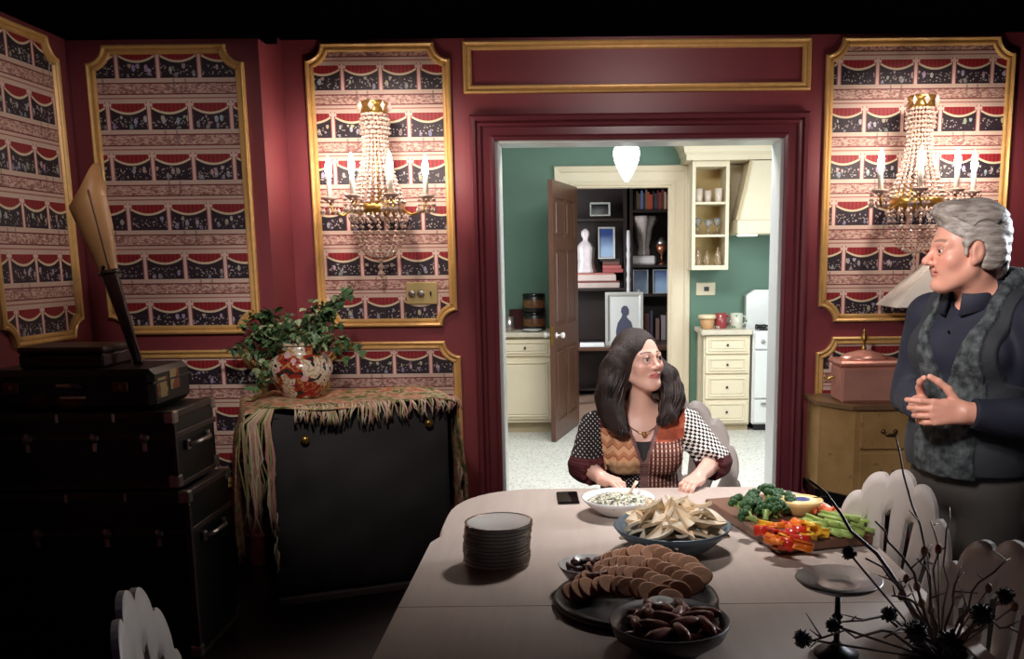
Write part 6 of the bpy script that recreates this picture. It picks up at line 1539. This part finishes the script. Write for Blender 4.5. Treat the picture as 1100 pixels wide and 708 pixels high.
eyes(ma, TMn, MR, MS, MR @ np.array([0.05, 1, -0.25]), ('hazel', (70, 62, 54)))
# navy shirt
Ss = Sdf(); m_torso(Ss)
Ss.add(cap(bp_(0, -0.015, 1.40), bp_(-0.01, 0.0, 1.492), 0.072, 0.064), 0.02)
for a, b, c in ((mSHL, mELL, mWRL), (mSHR, mELR, mWRR)): Ss.chain([a, b], [0.060, 0.052], 0.03).chain([b, c], [0.052, 0.036], 0.02)
navy = plain('navy_cloth', (30, 32, 48), 0.75, var=0.25, scale=9, bump=0.25, bscale=26)
neckc = ellp(MC + MR @ np.array([0, -0.012, -0.085]), (0.059, 0.060, 0.085), MR)
def s_post(p, d):
    q = (p - B0) @ BR
    d = d + 0.004 * np.sin(p[:, 2] * 55 + p[:, 0] * 40) * np.clip(1.35 - p[:, 2], 0, 0.3) / 0.3
    d = np.maximum(d, -np.where(p[:, 2] > 1.38, neckc(p), 1))
    vcut = np.maximum(np.abs(q[:, 0]) - np.clip((p[:, 2] - 1.395) * 0.50, 0, 0.06), 0.0 - q[:, 1]); d = np.maximum(d, -np.where(p[:, 2] > 1.37, vcut, 1))
    d = np.maximum(d, p[:, 2] - 1.484 + 0.30 * np.clip(q[:, 1], -0.1, 0.1))
    for b, c in ((mELL, mWRL), (mELR, mWRR)):
        ax = unit(c - b); t = (p - (c - ax * 0.018)) @ ax; near = np.linalg.norm(p - c, axis=1) < 0.075; d = np.where(near, np.maximum(d, t), d)
    return np.maximum(d, 0.86 - p[:, 2])
V, Fq = mesh_sdf(Ss, (0.85, 2.34, 0.80), (1.44, 3.06, 1.52), 0.0045, s_post, offset=0.006)
np_mesh('shirt', V, Fq, navy, ma)
# vest with a broad textured collar
Vs = Sdf(); m_torso(Vs); Vs.add(ellp(bp_(0, 0.012, 0.98), (0.172, 0.142, 0.15), BR), 0.05)
Vs.add(cap(bp_(0.05, -0.05, 1.455), bp_(-0.05, -0.05, 1.455), 0.045), 0.03)
def v_post(p, d):
    q = (p - B0) @ BR
    d = np.maximum(d, -np.maximum(np.abs(q[:, 0] + 0.005) - np.clip((p[:, 2] - 1.155) * 0.40, 0, 0.085), -0.02 - q[:, 1]))
    d = np.maximum(d, -np.where(p[:, 2] > 1.30, neckc(p) - 0.012, 1))
    arm = np.abs(q[:, 0]) - (0.150 + 0.18 * np.clip(1.20 - p[:, 2], 0, 0.10) / 0.10)
    d = np.maximum(d, arm)
    d = np.maximum(d, 0.935 - p[:, 2])
    lap = (np.abs(q[:, 0]) > np.clip((p[:, 2] - 1.155) * 0.40, 0, 0.085)) & (np.abs(q[:, 0]) < np.where(q[:, 0] > 0, 0.118, 0.060 + np.clip((p[:, 2] - 0.93) * 0.10, 0, 0.06))) & (q[:, 1] > -0.05)
    return d - np.where(lap & (q[:, 0] > 0), 0.010, np.where(lap, 0.006, 0.0))
V, Fq = mesh_sdf(Vs, (0.85, 2.40, 0.86), (1.44, 3.00, 1.54), 0.0045, v_post, offset=0.016)
fc = V[Fq].mean(1); q = (fc - B0) @ BR
lapm = (np.abs(q[:, 0]) > np.clip((fc[:, 2] - 1.155) * 0.40, 0, 0.085) - 0.01) & (np.abs(q[:, 0]) < np.where(q[:, 0] > 0, 0.118, 0.060 + np.clip((fc[:, 2] - 0.93) * 0.10, 0, 0.06))) & (q[:, 1] > -0.05)
tx = Mat('mottled_wool', 0.85); n1 = tx.noise(38, 4); tx.set('Base Color', tx.mix(lin((36, 40, 42)), lin((88, 94, 96)), E(tx.nt, tx.ramp(n1, [(0.38, (0, 0, 0)), (0.68, (1, 1, 1))])))); tx.bump(tx.noise(60, 4), 0.6, 0.008)
np_mesh('vest', V, Fq, [plain('vest_cloth', (42, 44, 50), 0.8, var=0.25, scale=20, bump=0.3), tx.m], ma, midx=lapm.astype(int))['label'] = 'dark vest with a mottled grey wool collar'
for i, z in enumerate((1.06, 1.12)): MB().ell(bp_(0.012, 0.166, z), (0.008, 0.006, 0.008), 8, 6).obj('vest_button', black_gloss, ma)
MB().ell(bp_(-0.004, 0.128, 1.335), (0.004, 0.003, 0.004), 8, 6).obj('shirt_button', black_gloss, ma)
# trousers, belt, shoes
Tm = Sdf(); Tm.add(ellp(bp_(0, 0, 0.90), (0.170, 0.130, 0.12), BR), 0.04)
for s in (-1, 1): Tm.chain([bp_(s * 0.085, 0.0, 0.86), bp_(s * 0.095, 0.02, 0.48), bp_(s * 0.10, 0.0, 0.08)], [0.098, 0.070, 0.055], 0.03)
V, Fq = mesh_sdf(Tm, (0.88, 2.42, 0.03), (1.42, 2.98, 1.03), 0.009, lambda p, d: np.maximum(np.maximum(d + 0.004 * np.sin(p[:, 2] * 38 + p[:, 0] * 20), p[:, 2] - 0.965), 0.045 - p[:, 2]), offset=0.006)
np_mesh('trousers', V, Fq, plain('olive_trousers', (62, 58, 54), 0.8, var=0.2, scale=8, bump=0.3, bscale=20), ma)
for s in (-1, 1):
    Sh = Sdf(); a_ = bp_(s * 0.10, -0.03, 0.05); Sh.chain([a_, bp_(s * 0.11, 0.17, 0.04)], [0.05, 0.038], 0.02)
    V, Fq = mesh_sdf(Sh, a_ - np.array([0.28, 0.24, 0.06]), a_ + np.array([0.14, 0.14, 0.08]), 0.009, lambda p, d: np.maximum(d, 0.001 - p[:, 2])); np_mesh('shoe', V, Fq, black_leather, ma)
# grey swept-back hair
gh = Mat('grey_hair', 0.5); n1 = gh.noise(60, 3, stretch=(0.3, 1, 1.6)); gh.set('Base Color', gh.mix(lin((118, 106, 98)), lin((186, 176, 168)), E(gh.nt, gh.ramp(n1, [(0.3, (0, 0, 0)), (0.7, (1, 1, 1))])))); gh.bump(gh.noise(150, 3, stretch=(0.6, 1, 2)), 0.5, 0.005); gh = gh.m
Hm = Sdf(); th = lambda c, r: ellp(TMn(c), np.array(r) * MS, MR)
Hm.add(th((0, -0.024, 0.050), (0.083, 0.103, 0.096)), 0.02).add(th((0, 0.052, 0.112), (0.056, 0.050, 0.030)), 0.03).add(th((0, -0.090, -0.028), (0.058, 0.030, 0.060)), 0.03)
for s in (-1, 1): Hm.add(th((s * 0.068, -0.045, -0.005), (0.018, 0.045, 0.05)), 0.02).add(th((s * 0.070, 0.018, 0.015), (0.010, 0.014, 0.035)), 0.012)
fcut = th((0, 0.108, -0.020), (0.090, 0.080, 0.098))
ears = [th((s * 0.080, -0.002, -0.006), (0.022, 0.024, 0.036)) for s in (-1, 1)]
def mh_post(p, d):
    d = np.maximum(d, -fcut(p))
    for e_ in ears: d = np.maximum(d, -e_(p))
    q = (p - MC) @ MR / MS
    d = np.maximum(d, -0.088 - q[:, 2]); d = np.maximum(d, np.where(q[:, 1] > -0.02, -0.030 - q[:, 2], -1))
    return d + 0.0010 * np.sin(q[:, 2] * 240 + 2.2 * np.sin(q[:, 1] * 40) + q[:, 0] * 60)
V, Fq = mesh_sdf(Hm, MC - np.array([0.2, 0.18, 0.14]), MC + np.array([0.18, 0.18, 0.2]), 0.0032, mh_post)
hr = np_mesh('hair', V, Fq, gh, ma)
sm_b = MB(); rr = random.Random(6)
E0, ER = np.array([0, -0.024, 0.050]), np.array([0.0845, 0.1045, 0.0975])
for k in range(420):                                        # combed from the forehead back over the head
    lat = rr.uniform(-1.45, 1.45); pts = []
    for i in range(10):
        a = 0.42 + (2.15 + rr.uniform(-0.02, 0.02)) * i / 9
        v = np.array([math.sin(lat) * (0.75 + 0.25 * math.sin(a)), math.cos(a) * math.cos(lat * 0.85), math.sin(a) * math.cos(lat * 0.8)]); v /= np.linalg.norm(v)
        q = E0 + v * ER * (1 + 0.012 * math.sin(i + k)); 
        if i < 3: q[2] += 0.012 * (3 - i) / 3 * math.cos(lat)
        P_ = TMn(q); qq = np.array([P_])
        if fcut(qq)[0] > -0.010 and all(e_(qq)[0] > 0.0 for e_ in ears): pts.append(P_)
    if len(pts) > 4: strands(sm_b, [pts], 0.0019)
sm_b.obj('hair_strands', gh, hr)['kind'] = 'stuff'
# shirt collar folded over around the neck, open at the throat
cb = MB(); cc0 = bp_(-0.012, 0.022, 1.440); prof_ = [(0.063, -0.012), (0.064, 0.048), (0.069, 0.052), (0.078, 0.030), (0.094, -0.010), (0.090, -0.012), (0.074, 0.026), (0.068, 0.044)]
NA = 40
def collar(u, v):
    a = math.radians(16 + 328 * u); k = v * (len(prof_) - 1); i = min(int(k), len(prof_) - 2); q = k - i
    r_ = prof_[i][0] * (1 - q) + prof_[i + 1][0] * q; h_ = prof_[i][1] * (1 - q) + prof_[i + 1][1] * q
    front = (1 + math.cos(a)) / 2
    return tuple(cc0 + (BL * math.sin(a) + BF * math.cos(a)) * r_ + np.array([0, 0, h_ - 0.030 * front - (0.022 * front ** 4 if h_ < 0 and r_ > 0.08 else 0)]))
cb.grid(collar, NA, len(prof_) - 1); cb.obj('collar', navy, ma)
